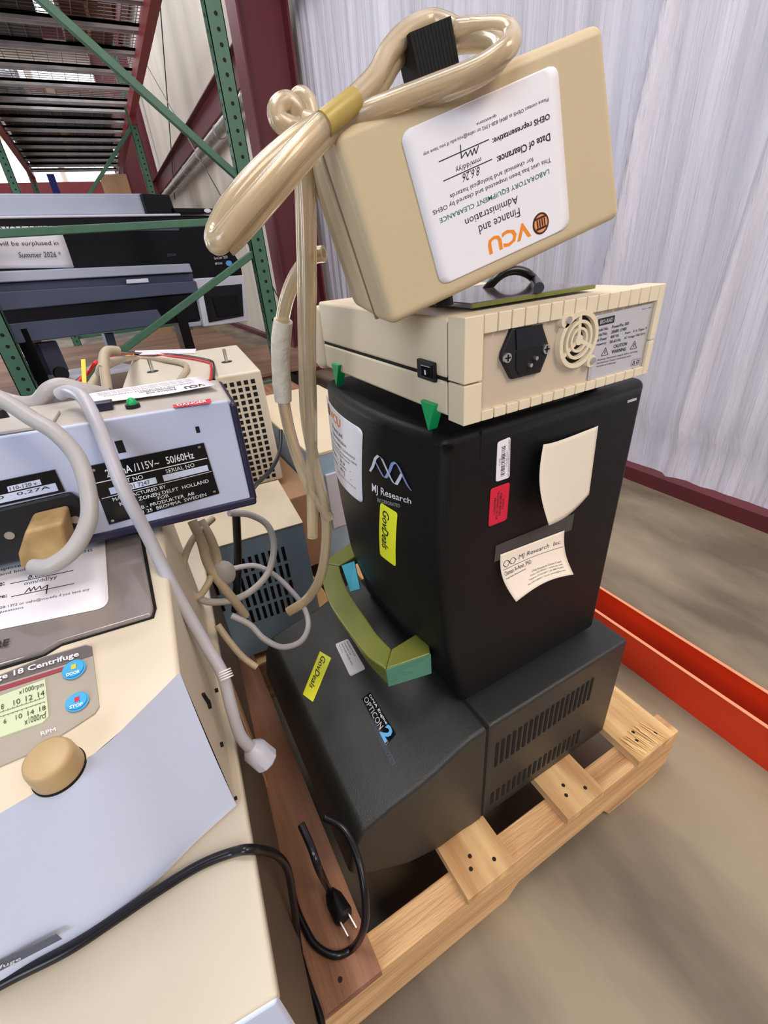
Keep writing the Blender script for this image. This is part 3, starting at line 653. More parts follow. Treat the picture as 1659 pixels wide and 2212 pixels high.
put(mb, F, 'Osman A-Amir, PhD', .04, .46, .50, .61, 'ink', h=.0006); put(mb, F, 'Field Sales Representative', .04, .36, .43, .475, 'ink', h=.0006)
for k, w in enumerate(('1756 Research Drive Court', 'Reno, NV 89502 * www.mjr.com', 'Telephone 775-555-6077 * Cell: (888) 775-8457', 'Fax 510-Cell5023 * E-mail: osmana@mjr.com')): put(mb, F, w, .42 - .05 * k, .90, .32 - .07 * k, .362 - .07 * k, 'ink', h=.0006)
mb.build('printed_text', cdo)
# handle
zt, zb = HB + .088, HB + .054
def csp(P, t):
    t *= len(P) - 1; i = min(int(t), len(P) - 2); f = t - i; a, b, c, d = P[max(i - 1, 0)], P[i], P[i + 1], P[min(i + 2, len(P) - 1)]
    return .5 * ((2 * b) + (c - a) * f + (2 * a - 5 * b + 4 * c - d) * f * f + (3 * b - a - 3 * c + d) * f ** 3)
po_ = [PZ(u, v, zt) for u, v in ((694, 1216), (693, 1240), (703, 1284), (721, 1322), (754, 1369), (792, 1416), (833, 1445))]
pi_ = [PZ(u, v, zt) for u, v in ((733, 1222), (738, 1243), (752, 1275), (773, 1308), (797, 1343), (815, 1369), (846, 1401))]
hm = MB(); K = 24; rg = []
for k in range(K + 1):
    a_, b_ = csp(po_, k / K), csp(pi_, k / K); th = .013 + .021 * max(0, k / K - .7) / .3
    rg.append([a_, b_, b_ - Vector((0, 0, th)), a_ + (b_ - a_) * .12 - Vector((0, 0, th))])
vs = [p for r in rg for p in r]
hm.add(vs, [[4 * k + i, 4 * k + (i + 1) % 4, 4 * (k + 1) + (i + 1) % 4, 4 * (k + 1) + i] for k in range(K) for i in range(4)] + [[0, 3, 2, 1], [4 * K, 4 * K + 1, 4 * K + 2, 4 * K + 3]], 'olive')
HPo = hm.build('handle', UB, bevel=.0025, seg=3, merge=True); HPo['label'] = 'olive green curved pull handle'
Ao, Bi, Cc, Dd = po_[-1], pi_[-1], PZ(902, 1380, zt), PZ(930, 1411, zt)
dn = Vector((0, 0, -.034)); Ab = Ao + (Bi - Ao) * .12 + dn
ha = MB(); ha.hexa([Ab, Dd + dn, Cc + Vector((.02, .01, 0)) + dn, Bi + dn], [Ao, Dd, Cc + Vector((.02, .01, 0)), Bi], 'olive'); ha.build('handle_arm', HPo, bevel=.002, merge=True)
hb_ = MB(); hb_.ext([po_[0], pi_[0], pi_[0] + Vector((.05, .012, 0)), po_[0] + Vector((.075, .03, 0))], (0, 0, -.016), 'olive'); hb_.build('handle_arm', HPo, bevel=.002)
nt = (Dd - Ao).cross(dn).normalized(); nt = nt if nt.dot(CAM - Ao) > 0 else -nt
mb = MB(); mb.ext([p + nt * .0008 for p in (Ao + dn * .04, Dd + dn * .04, Dd + dn, Ab)], -nt * .001, 'teal'); mb.build('handle_end_face', HPo)['label'] = 'teal green end face'
MB().ext([PZ(738, 1222, zt + .001), PZ(765, 1212, zt + .001), PZ(778, 1272, zt - .02), PZ(757, 1278, zt - .02)], (0.002, .002, -.003), 'cyan').build('surface_patch', HPo)['label'] = 'cyan patch of painted light'  # cyan light inside the handle, put in as a coloured patch
# ================================================================== POWER SUPPLY (cream)
bx, by, bz = -.0073, -.0219, HB + .3777; bw, bd, bh = .2166, .2706, .0743
PS = thing('power_supply', 'cream electrophoresis power supply sitting on top of the black detector box', 'lab instrument', (bx + bw / 2, by + bd / 2, HT))
seamz = bz + .029
MB().box((bx, by + .022, bz), (bx + bw, by + bd, seamz - .0006), 'cream').build('lower_case', PS, bevel=.003)
MB().box((bx, by + .022, seamz + .0006), (bx + bw, by + bd, bz + bh - .001), 'cream').build('upper_case', PS, bevel=.003)
MB().box((bx + .001, by + .01, bz + .002), (bx + bw - .001, by + bd - .002, bz + bh - .004), 'dark').build('seam', PS)
mb = MB(); e = .016    # rear frame
mb.box((bx - .001, by, seamz + .0006), (bx + e, by + .020, bz + bh + .001), 'cream'); mb.box((bx + bw - .006, by, seamz + .0006), (bx + bw + .001, by + .020, bz + bh + .001), 'cream')
mb.box((bx - .001, by, bz - .002), (bx + e, by + .020, seamz - .0006), 'cream'); mb.box((bx + bw - .006, by, bz - .002), (bx + bw + .001, by + .020, seamz - .0006), 'cream')
n = 15
for k in range(n):
    w = (bw - e - .006) / n; x0 = bx + e + k * w
    mb.box((x0 + .0006, by, bz + bh - .012), (x0 + w - .0006, by + .020, bz + bh + .001), 'cream')
    mb.box((x0 + .0006, by, bz - .002), (x0 + w - .0006, by + .020, bz + .006), 'cream')
mb.box((bx + e, by + .003, bz + bh - .011), (bx + bw - .006, by + .020, bz + bh), 'cream'); mb.box((bx + e, by + .003, bz - .001), (bx + bw - .006, by + .020, bz + .005), 'cream')
mb.build('rear_frame', PS, bevel=.0008, seg=2)['label'] = 'notched cream rear frame'
MB().box((bx + .01, by + .004, bz + .003), (bx + bw - .004, by + .012, bz + bh - .008), 'creamback').build('rear_panel', PS)
yp = by + .004
def FP(u, v): return PY(u, v, yp)
# power inlet
T = MB(); hexp = [(1107, 711), (1165, 703), (1174, 706), (1188, 750), (1185, 762), (1168, 805), (1106, 820), (1084, 776), (1086, 762)]
T.ext([PY(u, v, yp - .004) for u, v in hexp], (0, .004, 0), 'rubber'); inl = T.build('power_inlet', PS, bevel=.001)
MB().slab([(1115, 712), (1172, 700), (1176, 742), (1117, 757)], (0, yp - .0048, 0), (0, 1, 0), .001, 'gloss').build('fuse_drawer', inl)
MB().slab([(1116, 762), (1176, 748), (1172, 788), (1158, 800), (1122, 810), (1115, 798)], (0, yp - .0046, 0), (0, 1, 0), .001, 'dark').build('socket', inl)
mb = MB()
for u, v in ((1133, 786), (1145, 771)): p = FP(u, v); mb.cyl(p + Vector((0, -.0075, 0)), p, .0016, .0016, 'metal', 10)
mb.build('socket_pins', inl)
for u, v in ((1096, 773), (1180, 754)):
    p = PY(u, v, yp - .005) + Vector((0, .005, 0)); m_ = MB().cyl(p + Vector((0, -.0058, 0)), p, .0036, .0038, 'metal', 18); m_.box((p.x - .0025, p.y - .0062, p.z - .0005), (p.x + .0025, p.y - .0057, p.z + .0005), 'dark'); m_.box((p.x - .0005, p.y - .0062, p.z - .0025), (p.x + .0005, p.y - .0057, p.z + .0025), 'dark'); m_.build('screw', inl)
# fan grille
fc = PY(1241, 733, yp); R_ = .0205
G = thing('x', '', '', (0, 0, 0)); bpy.data.objects.remove(G)
mb = MB(); mb.cyl(fc + Vector((0, -.0015, 0)), fc, R_, R_, 'dark', 40)
fo = mb.build('fan_opening', PS)
mb = MB()
def ringy(mb, c, r0, r1, y0, y1, m, a0=0, a1=2 * math.pi, n=40):
    vs = []; 
    for k in range(n + 1):
        a = a0 + (a1 - a0) * k / n
        for r, y in ((r0, y0), (r1, y0), (r1, y1), (r0, y1)): vs.append(Vector((c.x + math.cos(a) * r, y, c.z + math.sin(a) * r)))
    fs = [[4 * k + i, 4 * k + (i + 1) % 4, 4 * (k + 1) + (i + 1) % 4, 4 * (k + 1) + i] for k in range(n) for i in range(4)] + [[0, 1, 2, 3], [4 * n + 3, 4 * n + 2, 4 * n + 1, 4 * n]]
    mb.add(vs, fs, m)
for r0, r1 in ((.0185, .0222), (.0128, .0152), (.0078, .0098), (0.0, .0040)): ringy(mb, fc, r0 + 1e-5, r1, fc.y - .005, fc.y, 'cream')
for k in range(3):
    a = math.radians(95 + 120 * k); d = Vector((math.cos(a), 0, math.sin(a))); mb.bar(fc + Vector((0, -.0025, 0)), fc + d * .019 + Vector((0, -.0025, 0)), .0032, .004, 'cream', up=(0, 1, 0))
for u, v in ((1213, 692), (1267, 778)):
    p = PY(u, v, yp); mb.cyl(p + Vector((0, -.005, 0)), p, .0052, .0052, 'cream', 20)
fg = mb.build('fan_grille', fo, bevel=.0005)
for u, v in ((1217, 690), (1269, 777)):
    p = PY(u, v, yp); MB().cyl(p + Vector((0, -.0064, 0)), p, .0028, .003, 'metal', 14).build('screw', fo)
F = pixF([(1268, 822), (1383, 796), (1413, 653), (1285, 683)], (0, yp - .0006, 0), (0, 1, 0))
st = sticker(F, PS, 'rating_plate', 'silver', .02, 1); st['label'] = 'silver rating plate'
mb = MB(); g = .0009
rect(mb, F, .05, .32, .84, .95, 'ink', g); put(mb, F, 'BIO-RAD', .08, .29, .865, .925, 'silver', h=g + .0003, bold=.02)
for k, (w0, w1, w2) in enumerate((('Model No.', 'PowerPac 300', ''), ('Serial No.', '286BR 15985', ''), ('Max Power', '400 VA', 'Fuse   5 A Type T'), ('Frequency', '50-60 Hz', 'AC Voltage 100/120 V~'))):
    z_ = .755 - k * .075; put(mb, F, w0, .04, .24, z_, z_ + .048, h=g, bold=.015); put(mb, F, w1, .30, .30 + .024 * len(w1), z_, z_ + .048, h=g, bold=.015)
    if w2: put(mb, F, w2, .55, .95, z_ + .005, z_ + .05, h=g, bold=.015)
put(mb, F, 'CAUTION', .38, .62, .44, .495, h=g, bold=.02); put(mb, F, 'WARNING', .36, .62, .36, .415, h=g, bold=.02)
for s_ in (.24, .76): stroke(mb, F, [(s_ - .06, .36), (s_ + .06, .36), (s_, .48), (s_ - .06, .36)], .008, h=g); stroke(mb, F, [(s_, .385), (s_, .44)], .012, h=g)
for k, w in enumerate(('Warning: Disconnect supply before servicing.', 'Avertissement: Couper l\'alimentation avant', 'l\'entretien ou le depannage')): put(mb, F, w, .12, .12 + .74 - .12 * k - (.15 if k == 2 else 0), .285 - .05 * k, .32 - .05 * k, h=g, bold=.01)
stroke(mb, F, [(.78, .08), (.94, .08), (.94, .18), (.78, .18), (.78, .08)], .004, h=g); stroke(mb, F, [(.80, .10), (.85, .10), (.825, .16), (.80, .10)], .01, h=g); disc(mb, F, .90, .13, .025, .032, 'ink', g, ri=.6)
put(mb, F, '9510 - 19821', .78, .96, .93, .95, h=g); put(mb, F, '4006186/C', .80, .93, .025, .045, h=g)
mb.build('printed_text', st)
# left side details
F = lambda u, v: PX(u, v, bx - .001)
sw = MB().ext([PX(u, v, bx - .003) for u, v in ((899, 774), (936, 785), (938, 828), (901, 815))], (.004, 0, 0), 'rubber').build('power_switch', PS, bevel=.001)
MB().ext([PX(u, v, bx - .005) for u, v in ((907, 786), (929, 792), (931, 820), (909, 813))], (.003, 0, 0), 'gloss').build('rocker', sw, bevel=.001)
mb = MB(); mb.ext([PX(u, v, bx - .0056) for u, v in ((916, 799), (918, 800), (919, 810), (917, 809))], (.0005, 0, 0), 'inkw'); mb.build('rocker_mark', sw)
for a_, b_, c_ in (((715, 785), (731, 789), (724, 818)), ((907, 864), (938, 875), (924, 915))):
    p = [PX(*a_, bx - .004), PX(*b_, bx - .004), PX(*c_, bx - .004)]; p[2].z = HT + .0005
    MB().ext(p, (.010, 0, 0), 'pgreen').build('wedge_foot', PS, bevel=.0006)['label'] = 'small green wedge foot'
for x_, y_ in ((bx + .19, by + .04), (bx + .19, by + .2)): MB().cyl((x_, y_, HT), (x_, y_, bz + .003), .008, .008, 'rubber').build('foot', PS)
# front bezel (far side), rounded
mb = MB(); yb0 = by + bd
pr = [(0, bz + bh - .004), (.030, bz + bh - .010), (.046, bz + bh - .030), (.050, bz + .030), (.038, bz + .006), (.012, bz - .004), (0, bz - .002)]
mb.ext([(bx - .006, yb0 + .001 + a_, z_) for a_, z_ in pr], (bw + .012, 0, 0), 'cream'); mb.build('front_bezel', PS, bevel=.008, seg=4)
mb = MB(); mb.cyl((bx - .012, yb0 + .030, bz + .018), (bx - .004, yb0 + .030, bz + .018), .011, .012, 'rubber', 20); mb.build('terminal', PS)
# plate and cord lying on the supply
ztop = bz + bh + .001
mb = MB(); mb.ext([PZ(u, v, ztop) for u, v in ((985, 645), (1000, 625), (1290, 607), (1292, 616), (1180, 627), (990, 660))], (0, 0, .004), 'pr_grey')
pl_ = MB().box((bx + .03, .01, ztop), (bx + .165, .13, ztop + .004), 'smoke').build('glass_plate', bevel=.001)
tag(pl_, 'flat dark glass plate lying on the cream power supply under the tilted pump', 'plate')
MB().box((bx + .03, .0085, ztop + .0005), (bx + .165, .0100, ztop + .0035), 'olive').build('plate_edge', pl_)['label'] = 'greenish glass edge'
# ================================================================== TILTED PUMP
def rod(w):
    w = Vector(w); return Matrix.Rotation(w.length, 3, w.normalized())
A = PX(848, 703, -.052); R = rod((-.004, -.286, -.164)); nf = R @ Vector((0, 1, 0)); ux = R @ Vector((1, 0, 0)); uz = R @ Vector((0, 0, 1))
PU = thing('vacuum_pump', 'beige plastic pump tilted on top of the cream power supply with tubing coiled over it', 'pump', A, R)
front = [onp(u, v, A, nf) for u, v in ((846, 706), (1344, 468), (1306, 42), (716, 284))]
def off(ps, y, k=0.0, cz=None):
    c = sum(ps, Vector()) / 4; return [p + nf * y + (p - c) * k for p in ps]
T_ = .095
MB().hexa(off(front, .034, .0), off(front, 0, -.0), 'beige').build('front_cover', PU, bevel=.006, seg=5)
MB().hexa(off(front, .037, -.012), off(front, .033, -.012), 'seamc').build('seam', PU)
MB().hexa(off(front, T_, -.03), off(front, .0355, .004), 'beige').build('rear_housing', PU, bevel=.009, seg=5)
Fs = quadF(*[onp(u, v, A, nf) for u, v in ((1203, 136), (862, 287), (952, 618), (1230, 490))])
vcu_label(Fs, PU, 'white clearance label stuck upside down')
fp = PX(1003, 628, .045); 
for q_ in (.5, .85):
    b0 = front[0].lerp(front[1], q_) + nf * .05 ; MB().cyl(b0 + uz * .002, b0 - uz * .008, .008, .006, 'rubber', 18).build('rubber_foot', PU)
# support block under raised end (pump's own flip foot)
b0 = front[0].lerp(front[1], .30) + nf * .03; MB().cyl(b0 + uz * .004, Vector((b0.x, b0.y, ztop + .004)), .006, .007, 'rubber', 16).build('support_foot', PU)
# ribbed black clip on top
c0 = front[3].lerp(front[2], .455) + nf * .030; mb = MB(); hw = .0125
for k in range(12):
    o_ = c0 + ux * (-hw + 2 * hw * k / 11)
    mb.hexa([o_ + ux * a1 + nf * b1 - uz * .004 for a1, b1 in ((-.001, -.008), (.001, -.008), (.001, .014), (-.001, .014))], [o_ + ux * a1 + nf * b1 + uz * .029 for a1, b1 in ((-.001, -.008), (.001, -.008), (.001, .014), (-.001, .014))], 'dark')
o_ = c0; mb.hexa([o_ + ux * a1 + nf * b1 - uz * .004 for a1, b1 in ((-hw, -.006), (hw, -.006), (hw, .012), (-hw, .012))], [o_ + ux * a1 + nf * b1 + uz * .0275 for a1, b1 in ((-hw, -.006), (hw, -.006), (hw, .012), (-hw, .012))], 'dark')
mb.build('ribbed_clip', PU)['label'] = 'black ribbed clip standing on the top face'
# ================================================================== TUBING
def tube_thing(name, pts, r, m, lab, cat, n=14, extra=None):
    mb = MB(); P = [q if isinstance(q, Vector) else PD(*q) for q in pts]; mb.tube(P, r, m, n, 8, hollow=.62 if m == 'tube' else 0)
    o = mb.build(name, sharp=60); tag(o, lab, cat); return o, P
tr = .0056
# coil over the pump
tube_thing('clear_hose', [(690, 300, .335), (745, 262, .335), (830, 228, .335), (930, 190, .34), (1030, 150, .345), (1090, 110, .35), (1105, 82, .36), (1085, 62, .37), (1030, 62, .385), (985, 66, .39)], tr, 'tube', 'clear hose loop on top of the pump passing in front of the black ribbed clip', 'hose')
tube_thing('clear_hose', [(660, 262, .36), (720, 272, .352), (800, 235, .35), (900, 212, .345), (1000, 178, .345), (1070, 135, .35), (1080, 100, .36), (1040, 88, .38), (985, 92, .395)], tr, 'tube', 'inner clear hose strand just below the outer loop on the pump top', 'hose')
tube_thing('clear_hose', [(985, 66, .39), (935, 48, .395), (885, 66, .385), (842, 110, .37), (812, 165, .35), (765, 215, .335), (700, 268, .32), (640, 330, .305), (575, 405, .295), (510, 480, .29), (472, 525, .29), (468, 500, .30), (500, 440, .305), (560, 370, .315), (640, 300, .33), (690, 270, .34)], tr * 1.05, 'tube', 'long clear hose loop hanging out to the left of the pump', 'hose')
tube_thing('clear_hose', [(985, 90, .40), (935, 64, .405), (892, 84, .395), (852, 130, .38), (822, 178, .355), (770, 232, .338), (712, 282, .325), (655, 345, .312), (592, 420, .302), (530, 492, .297), (488, 533, .296)], tr, 'tube', 'second clear hose strand lying beside the long left-hand loop', 'hose')
tube_thing('clear_hose', [(700, 300, .37), (640, 280, .375), (604, 262, .375), (600, 235, .38), (622, 222, .385), (648, 250, .385), (652, 300, .385), (664, 420, .40), (668, 600, .42), (668, 760, .445), (672, 900, .475), (674, 1040, .51), (675, 1160, .54)], .0062, 'tube', 'clear hose hanging straight down beside the pump to a cut end', 'hose')
tube_thing('clear_hose', [(690, 310, .38), (676, 262, .385), (662, 218, .39), (645, 215, .395), (640, 250, .395), (652, 330, .395), (655, 450, .415), (657, 600, .43), (658, 760, .452), (662, 900, .48), (682, 1010, .50), (700, 1090, .52), (705, 1160, .545), (694, 1240, .575), (665, 1292, .60), (622, 1322, .61)], .0062, 'tube', 'clear hose curving at the bottom to an open end by the blue box', 'hose')
o, P = tube_thing('clear_hose', [(700, 548, .43), (672, 556, .435), (640, 596, .44), (618, 650, .45), (608, 710, .46), (606, 780, .475), (612, 860, .49), (628, 940, .505), (655, 1020, .515), (690, 1085, .52), (712, 1120, .53)], .0064, 'tube', 'clear hose wrapped in white tape arching left of the cream power supply', 'hose')
mb = MB(); P2 = [PD(u, v, d) for u, v, d in ((612, 692, .457), (607, 735, .465), (606, 780, .475), (609, 830, .485), (612, 866, .491))]
mb.tube(P2, [.0085, .0092, .0088, .0094, .0086], 'tapew', 16, 8); mb.build('tape_wrap', o)['label'] = 'crumpled white tape wrap'
mb = MB(); q0 = PD(740, 240, .325); mb.tube([PD(700, 268, .319), PD(735, 240, .326), PD(765, 217, .334)], tr * 1.12, 'tubey', 14, 4); tag(mb.build('yellow_hose_sleeve'), 'yellowed sleeve where the hose strands cross above the pump corner', 'hose')
# black cord behind the pump
mb = MB(); mb.tube([PD(1040, 640, .50), PD(1062, 612, .50), PD(1085, 592, .505), PD(1112, 584, .51), PD(1138, 590, .515), PD(1156, 606, .52), PZ(1164, 622, ztop + .008)], .0042, 'cabblack', 12, 8); tag(mb.build('electrical_cable'), 'black cable arching on the cream power supply behind the pump', 'cable')
# ================================================================== CABINET LEFT (cream box, on the pallet)
YW = math.radians(-5); RL = Matrix.Rotation(YW, 3, 'Z'); ZC = .42
cor = PZ(601, 2150, ZC); ex = RL @ Vector((1, 0, 0)); ey = RL @ Vector((0, 1, 0)); ez = Vector((0, 0, 1))
def Lp(x, y, z): return cor + ex * x + ey * y + Vector((0, 0, z - ZC))
CB = thing('cream_cabinet', 'low cream cabinet at the lower left under the centrifuge, a black cord across its top', 'cabinet', Lp(-.3, .3, ZD), RL)
def Lbox(mb, lo, hi, m): return mb.hexa([Lp(x, y, lo[2]) for x, y in ((lo[0], lo[1]), (hi[0], lo[1]), (hi[0], hi[1]), (lo[0], hi[1]))], [Lp(x, y, hi[2]) for x, y in ((lo[0], lo[1]), (hi[0], lo[1]), (hi[0], hi[1]), (lo[0], hi[1]))], m)
Lbox(MB(), (-.60, .002, ZD + .02), (-.003, .60, ZC - .012), 'cabshade').build('cabinet_body', CB, bevel=.003)['label'] = 'body sides with shade put into their dark brown'  # side colour holds the shade of a cream cabinet
Lbox(MB(), (-.602, 0, ZC - .012), (0, .602, ZC), 'cabinet').build('top_panel', CB, bevel=.003)
Lbox(MB(), (-.60, -.002, ZD + .02), (-.001, .004, ZC - .002), 'bluegrey').build('front_panel', CB, bevel=.003)['label'] = 'pale grey front panel'
for x_, y_ in ((-.04, .04), (-.56, .04), (-.04, .56), (-.56, .56)): MB().cyl(Lp(x_, y_, ZD), Lp(x_, y_, ZD + .022), .014, .014, 'rubber').build('foot', CB)
# ================================================================== MICROCENTRIFUGE
CF = thing('microcentrifuge', 'cream and pale blue benchtop centrifuge with tan knob standing on the cream cabinet', 'centrifuge', Lp(-.14, .27, ZC), RL)
kn = Vector((0, -.12, 1)).normalized(); dk = Vector((0, -.045, .582))
def DK(u, v, h=0): return onp(u, v, dk + kn * h, kn)
crease = [(-120, 1830), (0, 1757), (60, 1722), (130, 1675), (205, 1627), (262, 1578), (330, 1510), (388, 1452)]
bott = [(-120, 2195), (0, 2128), (80, 2077), (160, 2032), (235, 1985), (340, 1902), (430, 1812), (511, 1739)]
cp = [DK(u, v) for u, v in crease]; bp = [PZ(u, v, ZC + .002) for u, v in bott]
mb = MB(); nn = 24; mm = 14
def samp(P, t):
    t *= len(P) - 1; i = min(int(t), len(P) - 2); f = t - i; a, b, c, d = P[max(i - 1, 0)], P[i], P[i + 1], P[min(i + 2, len(P) - 1)]
    return .5 * ((2 * b) + (c - a) * f + (2 * a - 5 * b + 4 * c - d) * f * f + (3 * b - a - 3 * c + d) * f ** 3)
mb.grid(lambda s, t: samp(bp, s).lerp(samp(cp, s), t) + Vector((0, -.010, .004)) * math.sin(t * math.pi) * .6, nn, mm, 'bluegrey'); mb.build('front_panel', CF, sharp=60)['label'] = 'pale blue lower front panel'
mb = MB(); xr = cp[-1]; br_ = Vector((-.232, .30, 0)); bl_ = Vector((-.60, .33, 0))
def dz(p, h=0): return Vector((p.x, p.y, .582 + (p.y + .045) * .12 + h))
back_r, back_l = dz(Vector((xr.x + .022, .27, 0))), dz(Vector((cp[0].x - .14, .30, 0)))
deckp = cp + [back_r, back_l]
mb.add(deckp, [list(range(len(deckp)))], 'centcream')
low = [Vector((p.x, p.y, ZC + .001)) for p in (bp + [back_r, back_l])]
side = [cp[-1], bp[-1], Vector((back_r.x, back_r.y, ZC + .002)), back_r]; mb.add(side, [[0, 1, 2, 3]], 'centcream')
bkl = Vector((back_l.x, back_l.y, ZC + .002)); mb.add([back_r, side[2], bkl, back_l], [[0, 1, 2, 3]], 'centcream'); mb.add([back_l, bkl, bp[0], cp[0]], [[0, 1, 2, 3]], 'centcream'); mb.add(bp + [side[2], bkl], [list(range(len(bp) + 2))], 'centcream')
mb.build('housing', CF, bevel=.004, seg=3, merge=True)
# lid (smoked, reflective) with label under it
lidp = [(-150, 1440), (-20, 1440), (90, 1408), (130, 1385), (325, 1327), (330, 1312), (300, 1150), (-150, 1240)]
mb = MB(); mb.ext([DK(u, v, .004) for u, v in lidp], kn * -.006, 'lid'); ld = mb.build('lid', CF, bevel=.002); ld['label'] = 'smoky reflective lid'
mb = MB(); mb.ext([DK(u, v, .001) for u, v in [(-150, 1452), (-20, 1452), (92, 1418), (132, 1394), (332, 1334), (338, 1312), (306, 1140), (-150, 1230)]], kn * -.002, 'dark'); mb.build('lid_gap', CF)
F = quadF(DK(-215, 1420, .0048), DK(232, 1290, .0048), DK(195, 1165, .0048), DK(-230, 1270, .0048))
F = pixF([(-190, 1400), (236, 1312), (222, 1090), (-200, 1180)], dk + kn * .0042, kn)
vcu_label(F, ld, 'white clearance label on the lid')
mb = MB(); put(mb, pixF([(-150, 1413), (22, 1378), (20, 1358), (-150, 1395)], dk + kn * .0046, kn), 'MICROFUGE', 0, 1, .5, 1, 'ink', slant=.3, bold=.03, h=.0008) if False else None
put(mb, pixF([(-60, 1412), (25, 1395), (22, 1380), (-60, 1398)], dk + kn * .0044, kn), 'SPARE', 0, 1, 0, 1, 'ink', slant=.3, bold=.03, h=.0008); mb.build('lid_lettering', ld)
# control panel
cpn = [(-150, 1502), (0, 1457), (95, 1418), (185, 1392), (198, 1395), (214, 1525), (205, 1540), (160, 1570), (70, 1625), (0, 1655), (-150, 1720)]
mb = MB(); mb.ext([DK(u, v, .0012) for u, v in cpn], kn * -.002, 'pgrey'); cpo = mb.build('control_panel', CF); cpo['label'] = 'grey control panel'
mb = MB(); mb.ext([DK(u, v, .0016) for u, v in [(-150, 1504), (0, 1459), (95, 1420), (185, 1394), (198, 1397), (200, 1416), (0, 1478), (-150, 1520)]], kn * -.0008, 'pdark'); mb.ext([DK(u, v, .0018) for u, v in [(-150, 1528), (0, 1483), (170, 1430), (172, 1437), (0, 1492), (-150, 1538)]], kn * -.0008, 'pred')
mb.build('title_band', cpo)
mb = MB(); put(mb, pixF([(-95, 1502), (172, 1421), (170, 1407), (-95, 1486)], dk + kn * .0024, kn), 'Microfuge 18 Centrifuge', 0, 1, 0, 1, 'inkw', bold=.02, h=.0005); put(mb, pixF([(90, 1590), (122, 1580), (120, 1572), (88, 1582)], dk + kn * .002, kn), 'RPM', 0, 1, 0, 1, 'inkw', h=.0005); mb.build('title_text', cpo)
lc = MB().ext([DK(u, v, .0022) for u, v in [(-150, 1545), (0, 1503), (97, 1467), (105, 1547), (92, 1560), (0, 1592), (-150, 1640)]], kn * -.0012, 'lcd').build('lcd_screen', cpo)
mb = MB(); F = pixF([(-100, 1622), (105, 1551), (98, 1470), (-100, 1535)], dk + kn * .0022, kn); g = .0004
put(mb, F, 'x1000rpm', .70, .98, .80, .97, h=g); put(mb, F, 'x1000rcf', .74, .98, .02, .18, h=g)
for k, w in enumerate(('8', '10', '12', '14')): put(mb, F, w, .50 + k * .135, .53 + k * .135 + (.045 if k else 0), .60, .74, h=g)
for k, w in enumerate(('6', '10', '14', '18')): put(mb, F, w, .52 + k * .13, .55 + k * .13 + (.04 if k else 0), .22, .34, h=g)
rect(mb, F, 0, .97, .535, .545, h=g); rect(mb, F, 0, .97, .425, .435, h=g)
for k in range(20): rect(mb, F, .02 + k * .05, .026 + k * .05, .545, .575, h=g); rect(mb, F, .02 + k * .05, .026 + k * .05, .40, .43, h=g)
mb.build('lcd_digits', cpo)
for (u, v), w, dm in (((160, 1447), 'DOOR', 'cabyel'), ((167, 1517), 'STOP', 'red')):
    F = pixF([(u - 26, v + 30), (u + 26, v + 14), (u + 26, v - 30), (u - 26, v - 14)], dk + kn * .002, kn); mb = MB()
    disc(mb, F, .5, .5, .5, .46, 'btn', .0004, 30); disc(mb, F, .5, .5, .42, .38, 'btn', .0014, 30); bo = mb.build('push_button', cpo)
    mb = MB(); rect(mb, F, .42, .62, .45, .68, dm, .0018); put(mb, F, w, .22, .78, .18, .34, 'inkw', h=.0018, bold=.03); mb.build('button_mark', bo)
kc = DK(128, 1664); kt = kc + kn * .017
mb = MB(); mb.tube([kc - kn * .002, kc + kn * .002, kt - kn * .004, kt - kn * .001, kt], [.0134, .0134, .0129, .0120, .0104], 'knob', 48, 0); mb.build('speed_knob', CF, sharp=50)['label'] = 'tan round knob'
mb = MB(); mb.cyl(kc + kn * -.001, kc + kn * .0006, 0.0140, .0140, 'dark', 48); mb.build('knob_gap', CF)
mb = MB()
for (u, v), r_ in (((471, 1490), .0022), ((482, 1607), .0022), ((512, 1723), .0016)):
    p = onp(u, v, cp[-1] + ex * .0015, ex); mb.cyl(p, p - ex * .004, r_, r_, 'dark', 12)
p = onp(455, 1520, cp[-1] + ex * .0015, ex); mb.cyl(p, p - ex * .004, .004, .004, 'dark', 14)
q_ = onp(441, 1498, cp[-1] + ex * .0015, ex); mb.bar(p - ex * .001, q_ - ex * .001, .003, .002, 'dark'); mb.build('side_holes', CF)
# blue sheet of marker at bottom: model strip on the front panel
def CFr(u, v, h=0):   # point on the blue panel approximated by local plane
    a0, b0, c0_ = bp[1], bp[3], cp[2]; n = (b0 - a0).cross(c0_ - a0).normalized(); n = n if n.dot(CAM - a0) > 0 else -n
    return onp(u, v, a0 + n * (.0065 + h), n)
mb = MB(); mb.add([CFr(u, v) for u, v in ((-120, 2160), (135, 2028), (122, 2017), (-120, 2138))], [[0, 1, 2, 3]], 'pr_grey'); nb = mb.build('name_strip', CF); nb['label'] = 'grey-blue name strip'
F = quadF(*[CFr(u, v) for u, v in ((-150, 2160), (48, 2072), (43, 2064), (-150, 2150))]); mb = MB(); put(mb, F, 'Microcentrifuge', 0, 1, 0, 1, 'inkw', slant=.2, h=.0006); mb.build('strip_text', nb)
